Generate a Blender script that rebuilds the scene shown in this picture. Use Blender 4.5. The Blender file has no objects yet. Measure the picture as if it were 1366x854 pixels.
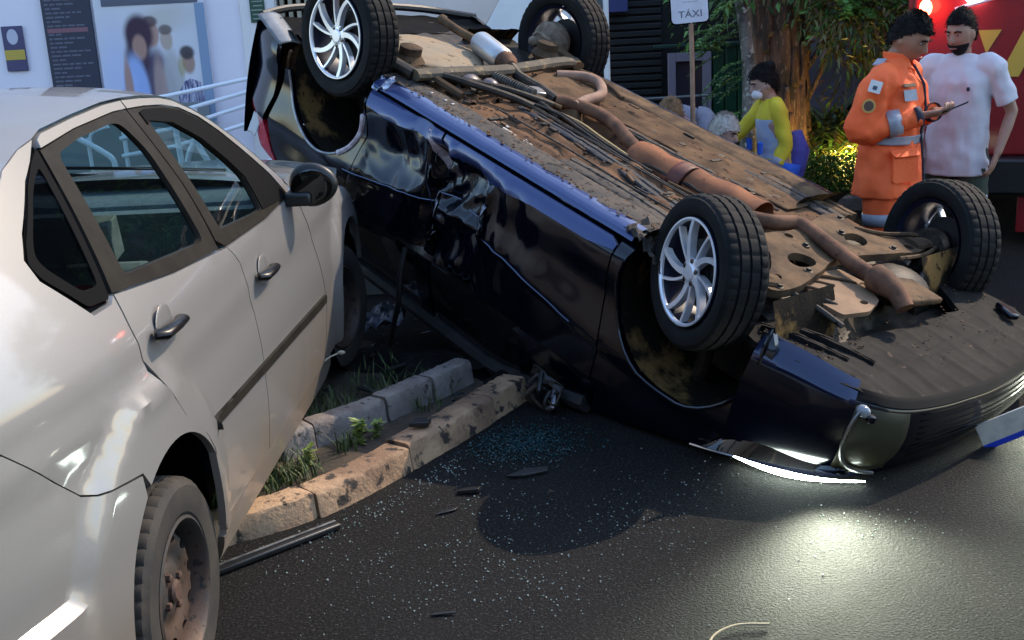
import bpy, bmesh, math, random
from math import sin, cos, pi, radians, sqrt, exp
from mathutils import Vector, Matrix, Euler, noise
from mathutils.geometry import delaunay_2d_cdt
random.seed(7)
S = bpy.context.scene
COL = S.collection

# ------------------------------------------------------------------ camera
PITCH, ROLL, CAMH, FPX = 0.28121, 0.05126, 1.8923, 1575.25
cd = bpy.data.cameras.new('camera'); cam = bpy.data.objects.new('camera', cd); COL.objects.link(cam)
cd.sensor_width = 36.0; cd.lens = FPX/1366*36; cd.clip_end = 500; cd.clip_start = .05
_U = Vector((0, sin(PITCH), cos(PITCH))); _X = Vector((1, 0, 0)); _F = Vector((0, cos(PITCH), -sin(PITCH)))
_r = _X*cos(ROLL) - _U*sin(ROLL); _u = _X*sin(ROLL) + _U*cos(ROLL)
M = Matrix((_r, _u, -_F)).transposed().to_4x4(); M.translation = (0, 0, CAMH)
cam.matrix_world = M
S.camera = cam
# ------------------------------------------------------------------ light
SUN = Vector((.85, .68, 1.0)).normalized()
w = bpy.data.worlds.new('World'); S.world = w; w.use_nodes = True
nt = w.node_tree; bg = nt.nodes['Background']
sky = nt.nodes.new('ShaderNodeTexSky'); sky.sky_type = 'NISHITA'; sky.sun_disc = False
sky.sun_elevation = math.asin(SUN.z); sky.sun_rotation = math.atan2(SUN.x, SUN.y)
sky.air_density = 1.3; sky.dust_density = 1.0; sky.ozone_density = 3.0
nt.links.new(sky.outputs[0], bg.inputs[0]); bg.inputs[1].default_value = 0.15
sl = bpy.data.lights.new('sun', 'SUN'); sl.energy = 1.75; sl.angle = radians(.5); sl.color = (1, .82, .62)
so = bpy.data.objects.new('sun', sl); COL.objects.link(so)
so.rotation_euler = SUN.to_track_quat('Z', 'Y').to_euler()
S.view_settings.view_transform = 'Standard'; S.view_settings.look = 'None'
S.view_settings.exposure = 1.5; S.view_settings.gamma = 1
S.cycles.use_denoising = True
S.cycles.max_bounces = 8; S.cycles.transparent_max_bounces = 12

# ------------------------------------------------------------------ helpers
def put(o, parent=None):
    COL.objects.link(o)
    if parent is not None: o.parent = parent
    return o
def tag(o, label=None, cat=None, group=None, kind=None):
    if label: o['label'] = label
    if cat: o['category'] = cat
    if group: o['group'] = group
    if kind: o['kind'] = kind
    return o
def thing(name, label, cat, loc=(0, 0, 0), rz=0, group=None):
    o = bpy.data.objects.new(name, None); o.empty_display_size = .2
    o.location = loc; o.rotation_euler = (0, 0, rz)
    put(o); return tag(o, label, cat, group)

class MB:
    def __init__(s): s.v = []; s.f = []; s.m = []
    def add(s, vs, fs, mi=0):
        b = len(s.v); s.v += [tuple(v) for v in vs]
        s.f += [tuple(i+b for i in f) for f in fs]; s.m += [mi]*len(fs); return s
    def box(s, c, d, rot=None, mi=0, taper=1.0):
        x, y, z = d[0]/2, d[1]/2, d[2]/2
        vs = [Vector((sx*x*(taper if sz > 0 else 1), sy*y*(taper if sz > 0 else 1), sz*z)) for sz in (-1, 1) for sy in (-1, 1) for sx in (-1, 1)]
        if rot is not None: vs = [rot @ v for v in vs]
        c = Vector(c)
        return s.add([v+c for v in vs], [(0, 2, 3, 1), (4, 5, 7, 6), (0, 1, 5, 4), (2, 6, 7, 3), (0, 4, 6, 2), (1, 3, 7, 5)], mi)
    def tube(s, path, r, seg=8, mi=0, cap=True, flat=1.0, upv=None):
        P = [Vector(p) for p in path]; n = len(P)
        rs = r if isinstance(r, (list, tuple)) else [r]*n
        T = [(P[min(i+1, n-1)]-P[max(i-1, 0)]).normalized() for i in range(n)]
        up = Vector(upv) if upv else (Vector((0, 0, 1)) if abs(T[0].z) < .9 else Vector((1, 0, 0)))
        A = (up - T[0]*up.dot(T[0])).normalized()
        vs = []
        for i in range(n):
            A = (A - T[i]*A.dot(T[i])).normalized(); B = T[i].cross(A)
            for k in range(seg):
                a = 2*pi*k/seg
                ra = rs[i]; fl = flat
                if isinstance(ra, tuple): ra, rb = ra
                else: rb = ra*fl
                vs.append(P[i] + B*cos(a)*ra + A*sin(a)*rb)
        fs = [(i*seg+k, i*seg+(k+1) % seg, (i+1)*seg+(k+1) % seg, (i+1)*seg+k) for i in range(n-1) for k in range(seg)]
        if cap: fs += [tuple(range(seg))[::-1], tuple((n-1)*seg+k for k in range(seg))]
        return s.add(vs, fs, mi)
    def lathe(s, prof, seg=32, mat=None, mi=0, closed=False, a0=0, a1=2*pi):
        """profile of (r, h); axis = local Z unless mat"""
        n = len(prof); full = abs(a1-a0-2*pi) < 1e-6; ns = seg if full else seg+1
        vs = []
        for k in range(ns):
            a = a0+(a1-a0)*k/seg
            for r, h in prof: vs.append(Vector((r*cos(a), r*sin(a), h)))
        if mat is not None: vs = [mat @ v for v in vs]
        fs = []
        for k in range(seg):
            k2 = (k+1) % ns
            for i in range(n-1 if not closed else n):
                j = (i+1) % n
                fs.append((k*n+i, k2*n+i, k2*n+j, k*n+j))
        return s.add(vs, fs, mi)
    def ell(s, c, r, seg=16, ring=10, rot=None, mi=0, fn=None):
        vs = []; c = Vector(c)
        for i in range(ring+1):
            t = pi*i/ring
            for k in range(seg):
                a = 2*pi*k/seg
                v = Vector((r[0]*sin(t)*cos(a), r[1]*sin(t)*sin(a), r[2]*cos(t)))
                if fn: v = fn(v)
                if rot is not None: v = rot @ v
                vs.append(c+v)
        fs = [(i*seg+k, (i+1)*seg+k, (i+1)*seg+(k+1) % seg, i*seg+(k+1) % seg) for i in range(ring) for k in range(seg)]
        return s.add(vs, fs, mi)
    def prism(s, poly, z0, z1, mat=None, mi=0):
        n = len(poly)
        vs = [Vector((p[0], p[1], z0)) for p in poly]+[Vector((p[0], p[1], z1)) for p in poly]
        if mat is not None: vs = [mat @ v for v in vs]
        return s.add(vs, [tuple(range(n))[::-1], tuple(range(n, 2*n))]+[(i, (i+1) % n, n+(i+1) % n, n+i) for i in range(n)], mi)
    def grid(s, fn, nu, nv, mi=0, wrap=False):
        vs = [fn(i/nu, j/nv) for i in range(nu+1) for j in range(nv+1)]
        fs = [(i*(nv+1)+j, (i+1)*(nv+1)+j, (i+1)*(nv+1)+j+1, i*(nv+1)+j+1) for i in range(nu) for j in range(nv)]
        return s.add(vs, fs, mi)
    def build(s, name, mats, parent=None, sharp=35, bevel=0, smooth=True, remesh=0, sub=0, solid=0, label=None, kind=None, loc=None):
        me = bpy.data.meshes.new(name); me.from_pydata(s.v, [], s.f)
        if not isinstance(mats, (list, tuple)): mats = [mats]
        for m in mats: me.materials.append(m)
        if len(mats) > 1: me.polygons.foreach_set('material_index', s.m)
        bm = bmesh.new(); bm.from_mesh(me)
        bmesh.ops.remove_doubles(bm, verts=bm.verts, dist=1e-5)
        bmesh.ops.dissolve_degenerate(bm, edges=bm.edges, dist=1e-6)
        bmesh.ops.recalc_face_normals(bm, faces=bm.faces); bm.to_mesh(me); bm.free()
        if smooth:
            me.polygons.foreach_set('use_smooth', [True]*len(me.polygons))
            me.set_sharp_from_angle(angle=radians(sharp))
        me.update()
        o = bpy.data.objects.new(name, me); put(o, parent)
        if loc: o.location = loc
        if solid: mo = o.modifiers.new('s', 'SOLIDIFY'); mo.thickness = solid; mo.offset = 0
        if remesh:
            mo = o.modifiers.new('r', 'REMESH'); mo.mode = 'VOXEL'; mo.voxel_size = remesh; mo.use_smooth_shade = True
            mo = o.modifiers.new('sm', 'SMOOTH'); mo.iterations = 3; mo.factor = .5
        if bevel:
            mo = o.modifiers.new('b', 'BEVEL'); mo.width = bevel; mo.segments = 2; mo.limit_method = 'ANGLE'; mo.angle_limit = radians(40)
        if sub: mo = o.modifiers.new('ss', 'SUBSURF'); mo.levels = sub; mo.render_levels = sub
        if label: o['label'] = label
        if kind: o['kind'] = kind
        return o

def lerp(a, b, t): return a+(b-a)*t
def sst(a, b, x):
    t = min(1, max(0, (x-a)/(b-a))); return t*t*(3-2*t)
def interp(tab, x):
    if x <= tab[0][0]: return tab[0][1]
    for (a, b), (c, d) in zip(tab, tab[1:]):
        if x <= c: return b+(d-b)*(x-a)/(c-a)
    return tab[-1][1]
def nz(x, y=0, z=0): return noise.noise(Vector((x, y, z)))
def arc(cx, cz, r, a0, a1, n=14):
    return [(cx+r*cos(radians(a0+(a1-a0)*i/n)), cz+r*sin(radians(a0+(a1-a0)*i/n))) for i in range(n+1)]
def spl(pts, n=6):
    """Catmull-Rom through the points"""
    P = [Vector(p) for p in pts]; out = []
    for i in range(len(P)-1):
        a = P[max(i-1, 0)]; b = P[i]; c = P[i+1]; d = P[min(i+2, len(P)-1)]
        for k in range(n):
            t = k/n
            out.append(.5*((2*b)+(c-a)*t+(2*a-5*b+4*c-d)*t*t+(3*b-a-3*c+d)*t**3))
    out.append(P[-1]); return out
def rnd(poly, r=.02, n=3):
    """round the corners of a closed polygon"""
    out = []; N = len(poly)
    for i in range(N):
        p = Vector(poly[i]); a = Vector(poly[i-1]); b = Vector(poly[(i+1) % N])
        ra = min(r, (a-p).length*.45); rb = min(r, (b-p).length*.45)
        s = p+(a-p).normalized()*ra; e = p+(b-p).normalized()*rb
        for k in range(n+1):
            t = k/n; out.append(tuple((1-t)**2*s+2*t*(1-t)*p+t*t*e))
    return out
def inside(p, poly):
    x, y = p; c = False; n = len(poly); j = n-1
    for i in range(n):
        xi, yi = poly[i][:2]; xj, yj = poly[j][:2]
        if (yi > y) != (yj > y) and x < (xj-xi)*(y-yi)/(yj-yi)+xi: c = not c
        j = i
    return c
def dens(poly, res):
    out = []; n = len(poly)
    for i in range(n):
        a = Vector(poly[i][:2]); b = Vector(poly[(i+1) % n][:2]); k = max(1, int((b-a).length/res+.5))
        for t in range(k): out.append(tuple(a+(b-a)*t/k))
    return out
def panel_mb(outline, fmap, holes=(), res=.05, flange=None, mi=0, mb=None):
    """fill a polygon with a fine mesh and bend it with fmap(u,v)->point; the rim is turned in by 'flange'"""
    loops = [dens(outline, res)]+[dens(h, res) for h in holes]
    V = []; E = []
    for L in loops:
        b = len(V); V += [Vector(p) for p in L]; E += [(b+i, b+(i+1) % len(L)) for i in range(len(L))]
    xs = [p[0] for p in loops[0]]; ys = [p[1] for p in loops[0]]
    B = [v.copy() for v in V]
    r2 = (res*.55)**2
    i = 0; y = min(ys)+res*.5
    while y < max(ys):
        x = min(xs)+(res*.5 if i % 2 else 0)
        while x < max(xs):
            if inside((x, y), loops[0]) and not any(inside((x, y), h) for h in loops[1:]):
                if all((q.x-x)**2+(q.y-y)**2 > r2 for q in B): V.append(Vector((x, y)))
            x += res
        y += res*.87; i += 1
    vo, eo, fo, *_ = delaunay_2d_cdt(V, E, [], 0, 1e-6)
    F = []
    for f in fo:
        c = sum((vo[k] for k in f), Vector((0, 0)))/len(f)
        if inside(c, loops[0]) and not any(inside(c, h) for h in loops[1:]): F.append(tuple(f))
    P = [Vector(fmap(v.x, v.y)) for v in vo]
    mb = mb or MB(); mb.add(P, F, mi)
    if flange is not None:
        fl = Vector(flange)
        cnt = {}
        for f in F:
            for a, b in zip(f, f[1:]+f[:1]):
                k = (min(a, b), max(a, b)); cnt[k] = cnt.get(k, 0)+1
        for (a, b), c in cnt.items():
            if c == 1: mb.add([P[a], P[b], P[b]+fl, P[a]+fl], [(0, 1, 2, 3)], mi)
    return mb
def axis_y(c=(0, 0, 0), sgn=1):
    """matrix that turns lathe axis Z into +Y (or -Y)"""
    m = Matrix(((1, 0, 0, 0), (0, 0, sgn, 0), (0, -sgn, 0, 0), (0, 0, 0, 1)))
    return Matrix.Translation(c) @ m

# ------------------------------------------------------------------ materials
MATS = {}
def mat(name, c, rough=.5, metal=0., c2=None, sc=6., c3=None, sc3=30., bump=0., bsc=60., coat=0., spec=.5, emit=None, es=0, mixlo=.4, mixhi=.6, t3=.62, rvar=0, aniso=None):
    m = bpy.data.materials.new(name); m.use_nodes = True; n = m.node_tree.nodes; l = m.node_tree.links
    b = n['Principled BSDF']; b.inputs['Roughness'].default_value = rough; b.inputs['Metallic'].default_value = metal
    b.inputs['Base Color'].default_value = (*c, 1); b.inputs['Coat Weight'].default_value = coat; b.inputs['Coat Roughness'].default_value = .07
    b.inputs['Specular IOR Level'].default_value = spec
    tc = n.new('ShaderNodeTexCoord'); out = None
    mp = n.new('ShaderNodeMapping'); l.new(tc.outputs['Object'], mp.inputs[0])
    if aniso: mp.inputs['Scale'].default_value = aniso
    def nzt(scale, det=6):
        t = n.new('ShaderNodeTexNoise'); t.inputs['Scale'].default_value = scale; t.inputs['Detail'].default_value = det
        t.inputs['Roughness'].default_value = .6
        l.new(mp.outputs[0], t.inputs[0]); return t
    def ramp(src, lo, hi):
        r = n.new('ShaderNodeMapRange'); r.inputs[1].default_value = lo; r.inputs[2].default_value = hi; l.new(src, r.inputs[0]); return r.outputs[0]
    def mix(fac, a, bcol):
        x = n.new('ShaderNodeMix'); x.data_type = 'RGBA'; l.new(fac, x.inputs[0])
        if isinstance(a, tuple): x.inputs[6].default_value = (*a, 1)
        else: l.new(a, x.inputs[6])
        x.inputs[7].default_value = (*bcol, 1); return x.outputs[2]
    if c2:
        t = nzt(sc); out = mix(ramp(t.outputs[0], mixlo, mixhi), c, c2)
        if rvar:
            rr = n.new('ShaderNodeMapRange'); rr.inputs[1].default_value = .35; rr.inputs[2].default_value = .65
            rr.inputs[3].default_value = rough; rr.inputs[4].default_value = rough+rvar; l.new(t.outputs[0], rr.inputs[0]); l.new(rr.outputs[0], b.inputs['Roughness'])
    if c3:
        t = nzt(sc3); out = mix(ramp(t.outputs[0], t3-.03, t3+.03), out if out is not None else c, c3)
    if out is not None: l.new(out, b.inputs['Base Color'])
    if bump:
        t = nzt(bsc); bp = n.new('ShaderNodeBump'); bp.inputs['Strength'].default_value = bump; bp.inputs['Distance'].default_value = .01
        l.new(t.outputs[0], bp.inputs['Height']); l.new(bp.outputs[0], b.inputs['Normal'])
    if emit: b.inputs['Emission Color'].default_value = (*emit, 1); b.inputs['Emission Strength'].default_value = es
    MATS[name] = m; return m
def glass(name, tint, refl=.08, rough=.0):
    m = bpy.data.materials.new(name); m.use_nodes = True; n = m.node_tree.nodes; l = m.node_tree.links
    n.remove(n['Principled BSDF']); o = n['Material Output']
    t = n.new('ShaderNodeBsdfTransparent'); t.inputs[0].default_value = (*tint, 1)
    g = n.new('ShaderNodeBsdfGlossy'); g.inputs[1].default_value = rough
    fr = n.new('ShaderNodeFresnel'); ge = n.new('ShaderNodeNewGeometry'); bf = n.new('ShaderNodeMapRange'); bf.inputs[3].default_value = 1.45; bf.inputs[4].default_value = 1/1.45; l.new(ge.outputs['Backfacing'], bf.inputs[0]); l.new(bf.outputs[0], fr.inputs[0])
    mx = n.new('ShaderNodeMixShader'); l.new(fr.outputs[0], mx.inputs[0]); l.new(t.outputs[0], mx.inputs[1]); l.new(g.outputs[0], mx.inputs[2])
    l.new(mx.outputs[0], o.inputs[0]); MATS[name] = m; return m

def paint_fleck(name, c, c2, metal, rough, dirt=None, dz=None):
    """metallic car paint: flakes, clear coat and road grime low down"""
    m = mat(name, c, rough, metal, c2=c2, sc=420, coat=.9, mixlo=.3, mixhi=.7)
    n = m.node_tree.nodes; l = m.node_tree.links; b = n['Principled BSDF']
    if dirt:
        src = b.inputs['Base Color'].links[0].from_socket
        tc = n.new('ShaderNodeTexCoord'); sx = n.new('ShaderNodeSeparateXYZ'); l.new(tc.outputs['Object'], sx.inputs[0])
        t = n.new('ShaderNodeTexNoise'); t.inputs['Scale'].default_value = 7; t.inputs['Detail'].default_value = 8; l.new(tc.outputs['Object'], t.inputs[0])
        r = n.new('ShaderNodeMapRange'); r.inputs[1].default_value = dz[0]; r.inputs[2].default_value = dz[1]; r.inputs[3].default_value = 1; r.inputs[4].default_value = 0
        l.new(sx.outputs[2], r.inputs[0])
        mu = n.new('ShaderNodeMath'); mu.operation = 'MULTIPLY'; l.new(r.outputs[0], mu.inputs[0]); l.new(t.outputs[0], mu.inputs[1])
        x = n.new('ShaderNodeMix'); x.data_type = 'RGBA'; l.new(mu.outputs[0], x.inputs[0]); l.new(src, x.inputs[6]); x.inputs[7].default_value = (*dirt, 1)
        l.new(x.outputs[2], b.inputs['Base Color'])
        cw = n.new('ShaderNodeMath'); cw.operation = 'SUBTRACT'; cw.inputs[0].default_value = .9; l.new(mu.outputs[0], cw.inputs[1]); l.new(cw.outputs[0], b.inputs['Coat Weight'])
    return m
silver = paint_fleck('silver_paint', (.262, .254, .242), (.228, .221, .211), .45, .52, dirt=(.26, .18, .11), dz=(.25, .62))
navy = paint_fleck('navy_paint', (.0009, .0014, .005), (.0016, .0028, .010), .3, .2)
navy.node_tree.nodes['Principled BSDF'].inputs['Coat Weight'].default_value = .55
navy_lip = paint_fleck('navy_paint_lip', (.007, .012, .042), (.011, .019, .065), .4, .3)
navy_sky = paint_fleck('navy_paint_sky_tint', (.022, .036, .115), (.036, .060, .18), .4, .36)  # paler blue stands for sky reflected in the sills and door skirts
blackpl = mat('black_plastic', (.008, .008, .0085), .42, c2=(.015, .0145, .014), sc=9, bump=.05, bsc=300)
gloss_black = mat('gloss_black', (.008, .008, .009), .08, coat=1)
frame_grey = mat('window_frame_grey', (.017, .0145, .0115), .5, spec=.08, c2=(.023, .020, .016), sc=14)
rubber = mat('tyre_rubber', (.006, .006, .0062), .8, spec=.22, c2=(.011, .0105, .010), sc=8, bump=.12, bsc=160)
rubber_dusty = mat('dusty_rubber', (.018, .016, .014), .8, c2=(.036, .029, .022), sc=7, bump=.12, bsc=160)
alloy = mat('machined_alloy', (.84, .84, .87), .32, .55)
alloy_dark = mat('painted_rim_pocket', (.006, .008, .020), .42, spec=.3)
steel = mat('rusty_steel', (.045, .042, .040), .6, .4, c2=(.075, .045, .03), sc=7, c3=(.02, .016, .014), sc3=28, bump=.1)
rust = mat('rust', (.085, .042, .026), .8, c2=(.045, .025, .018), sc=40, bump=.2)
grey_metal = mat('grey_metal', (.30, .30, .30), .38, .7, c2=(.22, .21, .20), sc=18)
mud = mat('dried_mud', (.15, .080, .043), .9, spec=.1, c2=(.10, .057, .034), sc=5, c3=(.035, .023, .016), sc3=22, bump=.5, bsc=45, t3=.6)
mud2 = mat('pale_mud', (.135, .080, .043), .85, spec=.1, c2=(.07, .042, .025), sc=5, c3=(.04, .028, .02), sc3=20, bump=.3, bsc=50, t3=.64)
tan_metal = mat('dusty_metal', (.145, .088, .047), .8, .0, spec=.12, c2=(.062, .04, .025), sc=7, c3=(.028, .021, .017), sc3=19, bump=.12, bsc=80, t3=.66)
underseal = mat('grey_underseal', (.050, .046, .043), .75, spec=.15, c2=(.085, .068, .054), sc=9, c3=(.012, .011, .010), sc3=34, bump=.3, bsc=90, t3=.58)
darkrail = mat('dark_rail', (.014, .017, .024), .6, spec=.2, c2=(.030, .032, .036), sc=22, c3=(.15, .11, .075), sc3=35, bump=.35, bsc=90, t3=.65)
heat = mat('heat_shield_rust', (.26, .105, .052), .75, .0, spec=.1, c2=(.16, .07, .04), sc=7, c3=(.055, .028, .022), sc3=12, bump=.08, t3=.66)
pipe_m = mat('rusty_pipe', (.19, .095, .055), .75, .0, spec=.12, c2=(.10, .052, .033), sc=9, c3=(.07, .04, .03), sc3=22, bump=.1)
silver_muf = mat('muffler_steel', (.55, .55, .54), .35, .8, c2=(.38, .30, .22), sc=4, mixlo=.5, mixhi=.72)
oily = mat('oily_black', (.011, .010, .009), .55, spec=.25, c2=(.05, .036, .024), sc=12, bump=.2, bsc=60)
tank_m = mat('speckled_pan', (.26, .21, .145), .75, spec=.15, c2=(.30, .215, .13), sc=5, c3=(.09, .06, .04), sc3=17, bump=.2, t3=.61)
liner = mat('wheel_liner_mud', (.014, .011, .008), .85, spec=.1, c2=(.20, .115, .04), sc=3.2, c3=(.03, .02, .012), sc3=25, bump=.3, mixlo=.52, mixhi=.60)
tray_m = mat('undertray_plastic', (.008, .0078, .008), .75, spec=.1, c2=(.019, .0165, .0145), sc=7, c3=(.07, .048, .032), sc3=24, bump=.15, t3=.67)
red_lens = mat('red_lens', (.42, .006, .022), .12, coat=1, c2=(.55, .03, .05), sc=60)
clear_lens = mat('clear_lens', (.25, .26, .27), .08, coat=1)
led = mat('led_strip', (.9, .95, 1), .3, emit=(.86, 1, .88), es=16)
scrape = mat('scraped_primer', (.55, .48, .50), .55, c2=(.30, .22, .24), sc=25)
win = glass('window_glass', (.66, .80, .79))
win_dark = glass('privacy_glass', (.05, .06, .07))
handle_black = mat('handle_black', (.003, .003, .0032), .3, spec=.25)
chrome = mat('bright_trim', (.6, .6, .6), .18, 1)
white_paint = mat('white_paint', (.86, .87, .87), .4, c2=(.78, .79, .80), sc=3)
interior = mat('interior_grey', (.15, .16, .165), .8, c2=(.11, .12, .125), sc=20)
interior_dk = mat('interior_dark', (.004, .004, .0045), .7, spec=.05)

# ------------------------------------------------------------------ ground
asph = mat('asphalt', (.0052, .0051, .005), .78, spec=.16, c2=(.0098, .0096, .0094), sc=1.1, c3=(.030, .0295, .029), sc3=95, bump=1.0, bsc=105, t3=.575, rvar=.15)
MB().grid(lambda u, v: (lerp(-60, 60, u), lerp(-20, 90, v), 0), 60, 60).build('road', asph, kind='structure')
pave_m = mat('pavement_concrete', (.20, .20, .21), .8, c2=(.15, .15, .155), sc=2.5, c3=(.08, .08, .08), sc3=30, bump=.2, t3=.68)
# ------------------------------------------------------------------ setting: planter, kerb
KP = [(-4.6, 2.6), (-1.9, 3.35), (-1.083, 3.803), (-.715, 4.06), (-.29, 4.633), (-.04, 5.03), (.10, 5.26)]
kc = [p for p in spl([(a, b, 0) for a, b in KP], 12)]
soil = mat('planter_soil', (.06, .042, .028), .95, c2=(.03, .024, .016), sc=9, bump=.6, bsc=40)
poly = [(p.x-.05, p.y+.09) for p in kc if p.y < 5.06]+[(-.14, 5.30), (-.45, 5.75), (-1.2, 6.5), (-3, 7.18), (-6, 7.18), (-6, 2.6)]
panel_mb(poly, lambda x, y: (x, y, .055+.03*nz(x*2, y*2)), res=.16, flange=(0, 0, -.1)).build('planter_soil', soil, kind='structure')
MB().box((-5.5, 8.6, .05), (9.5, 2.6, .14)).build('pavement', pave_m, bevel=.01, kind='structure')
kerb_m = mat('worn_kerb_paint', (.42, .27, .155), .85, c2=(.20, .12, .07), sc=3.4, c3=(.035, .026, .02), sc3=13, bump=.8, bsc=45, t3=.575)
kerb = thing('kerb', 'worn cream painted roadside kerb running beneath the silver sedan', 'kerb', (-.7, 4.05, 0))
def along(curve, s):
    d = 0
    for a, b in zip(curve, curve[1:]):
        L = (b-a).length
        if d+L >= s: return a+(b-a)*((s-d)/L), (b-a).normalized()
        d += L
    return curve[-1], (curve[-1]-curve[-2]).normalized()
def stone(curve, s0, s1, wd, h, z0, m, parent, name, jit=.008, off=None):
    n = 24; mb = MB()
    sd = random.random()*50
    off = off or Vector((0, 0, 0))
    pr = [(0, 0), (-.010, h*.45), (-.016, h*.84), (-.022, h*.955), (-.040, h*.995), (-.10, h), (-wd+.012, h*.99), (-wd, h*.93), (-wd, 0)]
    dx, dz = random.uniform(-jit, jit), random.uniform(-jit, jit)
    rows = []
    for i in range(n+1):
        t = i/n; e = min(i, n-i)
        p, d = along(curve, s0+(s1-s0)*t); nn = Vector((d.y, -d.x, 0))
        sh = .004 if e == 0 else 0
        for k, (a, b) in enumerate(pr):
            jx = .004*nz(sd+i*.5, k*.9)+.005*nz(sd+i*1.7, k*1.9, 7); jz = .004*nz(sd+i*.4, k*1.3, 4)-.010*max(0, nz(sd+i*.9, 3+.2*k, 9)-.12)
            q = p+nn*(a+dx+jx - (sh if k < 4 else 0)) + off; q.z = z0+b+dz+(jz if 0 < k < 8 else 0) - (sh if 0 < k < 8 else 0)
            q = q - Vector(parent.location); rows.append(q)
    K = len(pr)
    fs = [(i*K+k, (i+1)*K+k, (i+1)*K+k+1, i*K+k+1) for i in range(n) for k in range(K-1)]
    fs += [tuple(range(K)), tuple(n*K+k for k in range(K))[::-1]]
    return mb.add(rows, fs).build(name, m, parent, sharp=50)
s = 2.0
for L in (.55, .6, .40, .60, .52, .62, .30):
    stone(kc, s, s+L-.006, .145, .115, -.01, kerb_m, kerb, 'kerbstone'); s += L
blk_m = mat('border_block', (.22, .195, .175), .9, c2=(.15, .125, .11), sc=7, c3=(.05, .04, .035), sc3=24, bump=.6, bsc=50, t3=.63)
ic = spl([(-1.3, 4.15, 0), (-.96, 4.47, 0), (-.59, 4.80, 0), (-.20, 5.30, 0), (-.1, 5.42, 0)], 10)
border = thing('border_blocks', 'row of grey concrete border blocks behind the painted kerb', 'border', (-.55, 4.8, 0))
for a, b in ((.47, .63), (.645, 1.02), (1.035, 1.33), (1.345, 1.62)):
    stone(ic, a, b, .12, .135, .03, blk_m, border, 'border_block', .012)

# grass and weeds in the planter
grass_m = mat('grass_blades', (.04, .075, .014), .6, c2=(.075, .10, .025), sc=9, c3=(.16, .13, .05), sc3=30, t3=.62)
leaf_w = mat('weed_leaf', (.12, .19, .03), .5, c2=(.19, .24, .05), sc=14)
def blade(mb, p, h, wd, lean, az, mi=0):
    d = Vector((cos(az), sin(az), 0)); sdir = Vector((-sin(az), cos(az), 0))
    pts = [Vector(p)+d*lean*h*t*t+Vector((0, 0, h*t*(1-.25*lean*t))) for t in (0, .4, .75, 1)]
    ws = (wd, wd*.8, wd*.45, 0.0004)
    vs = []
    for q, ww in zip(pts, ws): vs += [q-sdir*ww/2, q+sdir*ww/2]
    mb.add(vs, [(0, 1, 3, 2), (2, 3, 5, 4), (4, 5, 7, 6)], mi)
mb = MB(); R = random.Random(3)
spots = [(-.88, 4.32, .12, 120), (-1.0, 4.2, .14, 150), (-1.1, 4.05, .12, 130), (-1.0, 4.62, .14, 190), (-.88, 4.78, .13, 170), (-.78, 4.9, .12, 110), (-.7, 4.55, .05, 30), (-.95, 5.0, .25, 120),
         (-.5, 5.15, .2, 90), (-.36, 5.25, .09, 150), (-.62, 5.3, .15, 40), (-.8, 5.5, .25, 50), (-1.3, 4.3, .3, 120), (-1.2, 4.8, .3, 120), (-.4, 5.0, .08, 40)]
for x, y, r, n in spots:
    for _ in range(n):
        a = R.uniform(0, 2*pi); q = r*sqrt(R.random())
        blade(mb, (x+q*cos(a), y+q*sin(a), .05), R.uniform(.04, .13), R.uniform(.004, .009), R.uniform(.1, 1.0), R.uniform(0, 2*pi))
mb.build('grass', grass_m, kind='stuff')['label'] = 'tufts of green grass and weeds growing in the planter'
def weed(p, n, r, h, label):
    mb = MB(); mb.tube([(0, 0, 0), (.01, .005, h*.6), (.015, .01, h)], .003, 5)
    for i in range(n):
        a = R.uniform(0, 2*pi); t = R.uniform(.2, 1); d = Vector((cos(a), sin(a), R.uniform(-.1, .6))).normalized()
        b = Vector((.01*t, .008*t, h*t)); q = b+d*R.uniform(.3, 1)*r; sd = d.cross(Vector((0, 0, 1))).normalized()*R.uniform(.009, .016)
        mb.add([b, lerp(b, q, .5)+sd+Vector((0, 0, .004)), q, lerp(b, q, .5)-sd], [(0, 1, 2, 3)])
    o = mb.build('weed', leaf_w, smooth=False, loc=p); tag(o, label, 'weed'); return o
weed((-.66, 4.62, .03), 60, .06, .12, 'leafy weed in front of the largest grey border block')
weed((-.85, 4.40, .03), 50, .055, .10, 'leafy weed in the gap between the border blocks beside the sedan')
weed((-.60, 4.68, .03), 40, .045, .09, 'small weed right of the leafy one between kerb and blocks')
mb = MB(); mb.tube(spl([(-.98, 4.75, .05), (-.93, 4.83, .20), (-.84, 4.95, .31), (-.78, 5.0, .335)], 5), .0035, 6)
mb.ell((-.765, 5.01, .335), (.018, .012, .010), 8, 6); mb.build('dry_stalk', mat('dry_stalk', (.35, .32, .24), .7)); tag(bpy.data.objects['dry_stalk'], 'pale dry grass stalk arching beside the sedan front wheel', 'stalk')

# road litter
tw = MB(); tw.tube(spl([(.50, 2.95, .008), (.54, 3.06, .012), (.62, 3.12, .01), (.72, 3.12, .008)], 5), .0035, 6)
tag(tw.build('twig', mat('twig', (.33, .27, .16), .8)), 'thin pale bent twig lying on the asphalt in the foreground', 'twig')
gl_m = mat('glass_crumbs', (.20, .25, .23), .15, spec=.8)
def crumb(mb, x, y, z, r):
    vs = []
    for dz in (0, 1):
        for k in range(4):
            a = k*pi/2+R.uniform(-.4, .4); vs.append((x+r*cos(a)*R.uniform(.7, 1.2), y+r*sin(a)*R.uniform(.7, 1.2), z+dz*r*R.uniform(.6, 1.2)))
    mb.add(vs, [(0, 3, 2, 1), (4, 5, 6, 7), (0, 1, 5, 4), (1, 2, 6, 5), (2, 3, 7, 6), (3, 0, 4, 7)])
mb = MB()
CL = [(R.gauss(.0, .5), R.gauss(3.8, .4)) for _ in range(16)]
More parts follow.
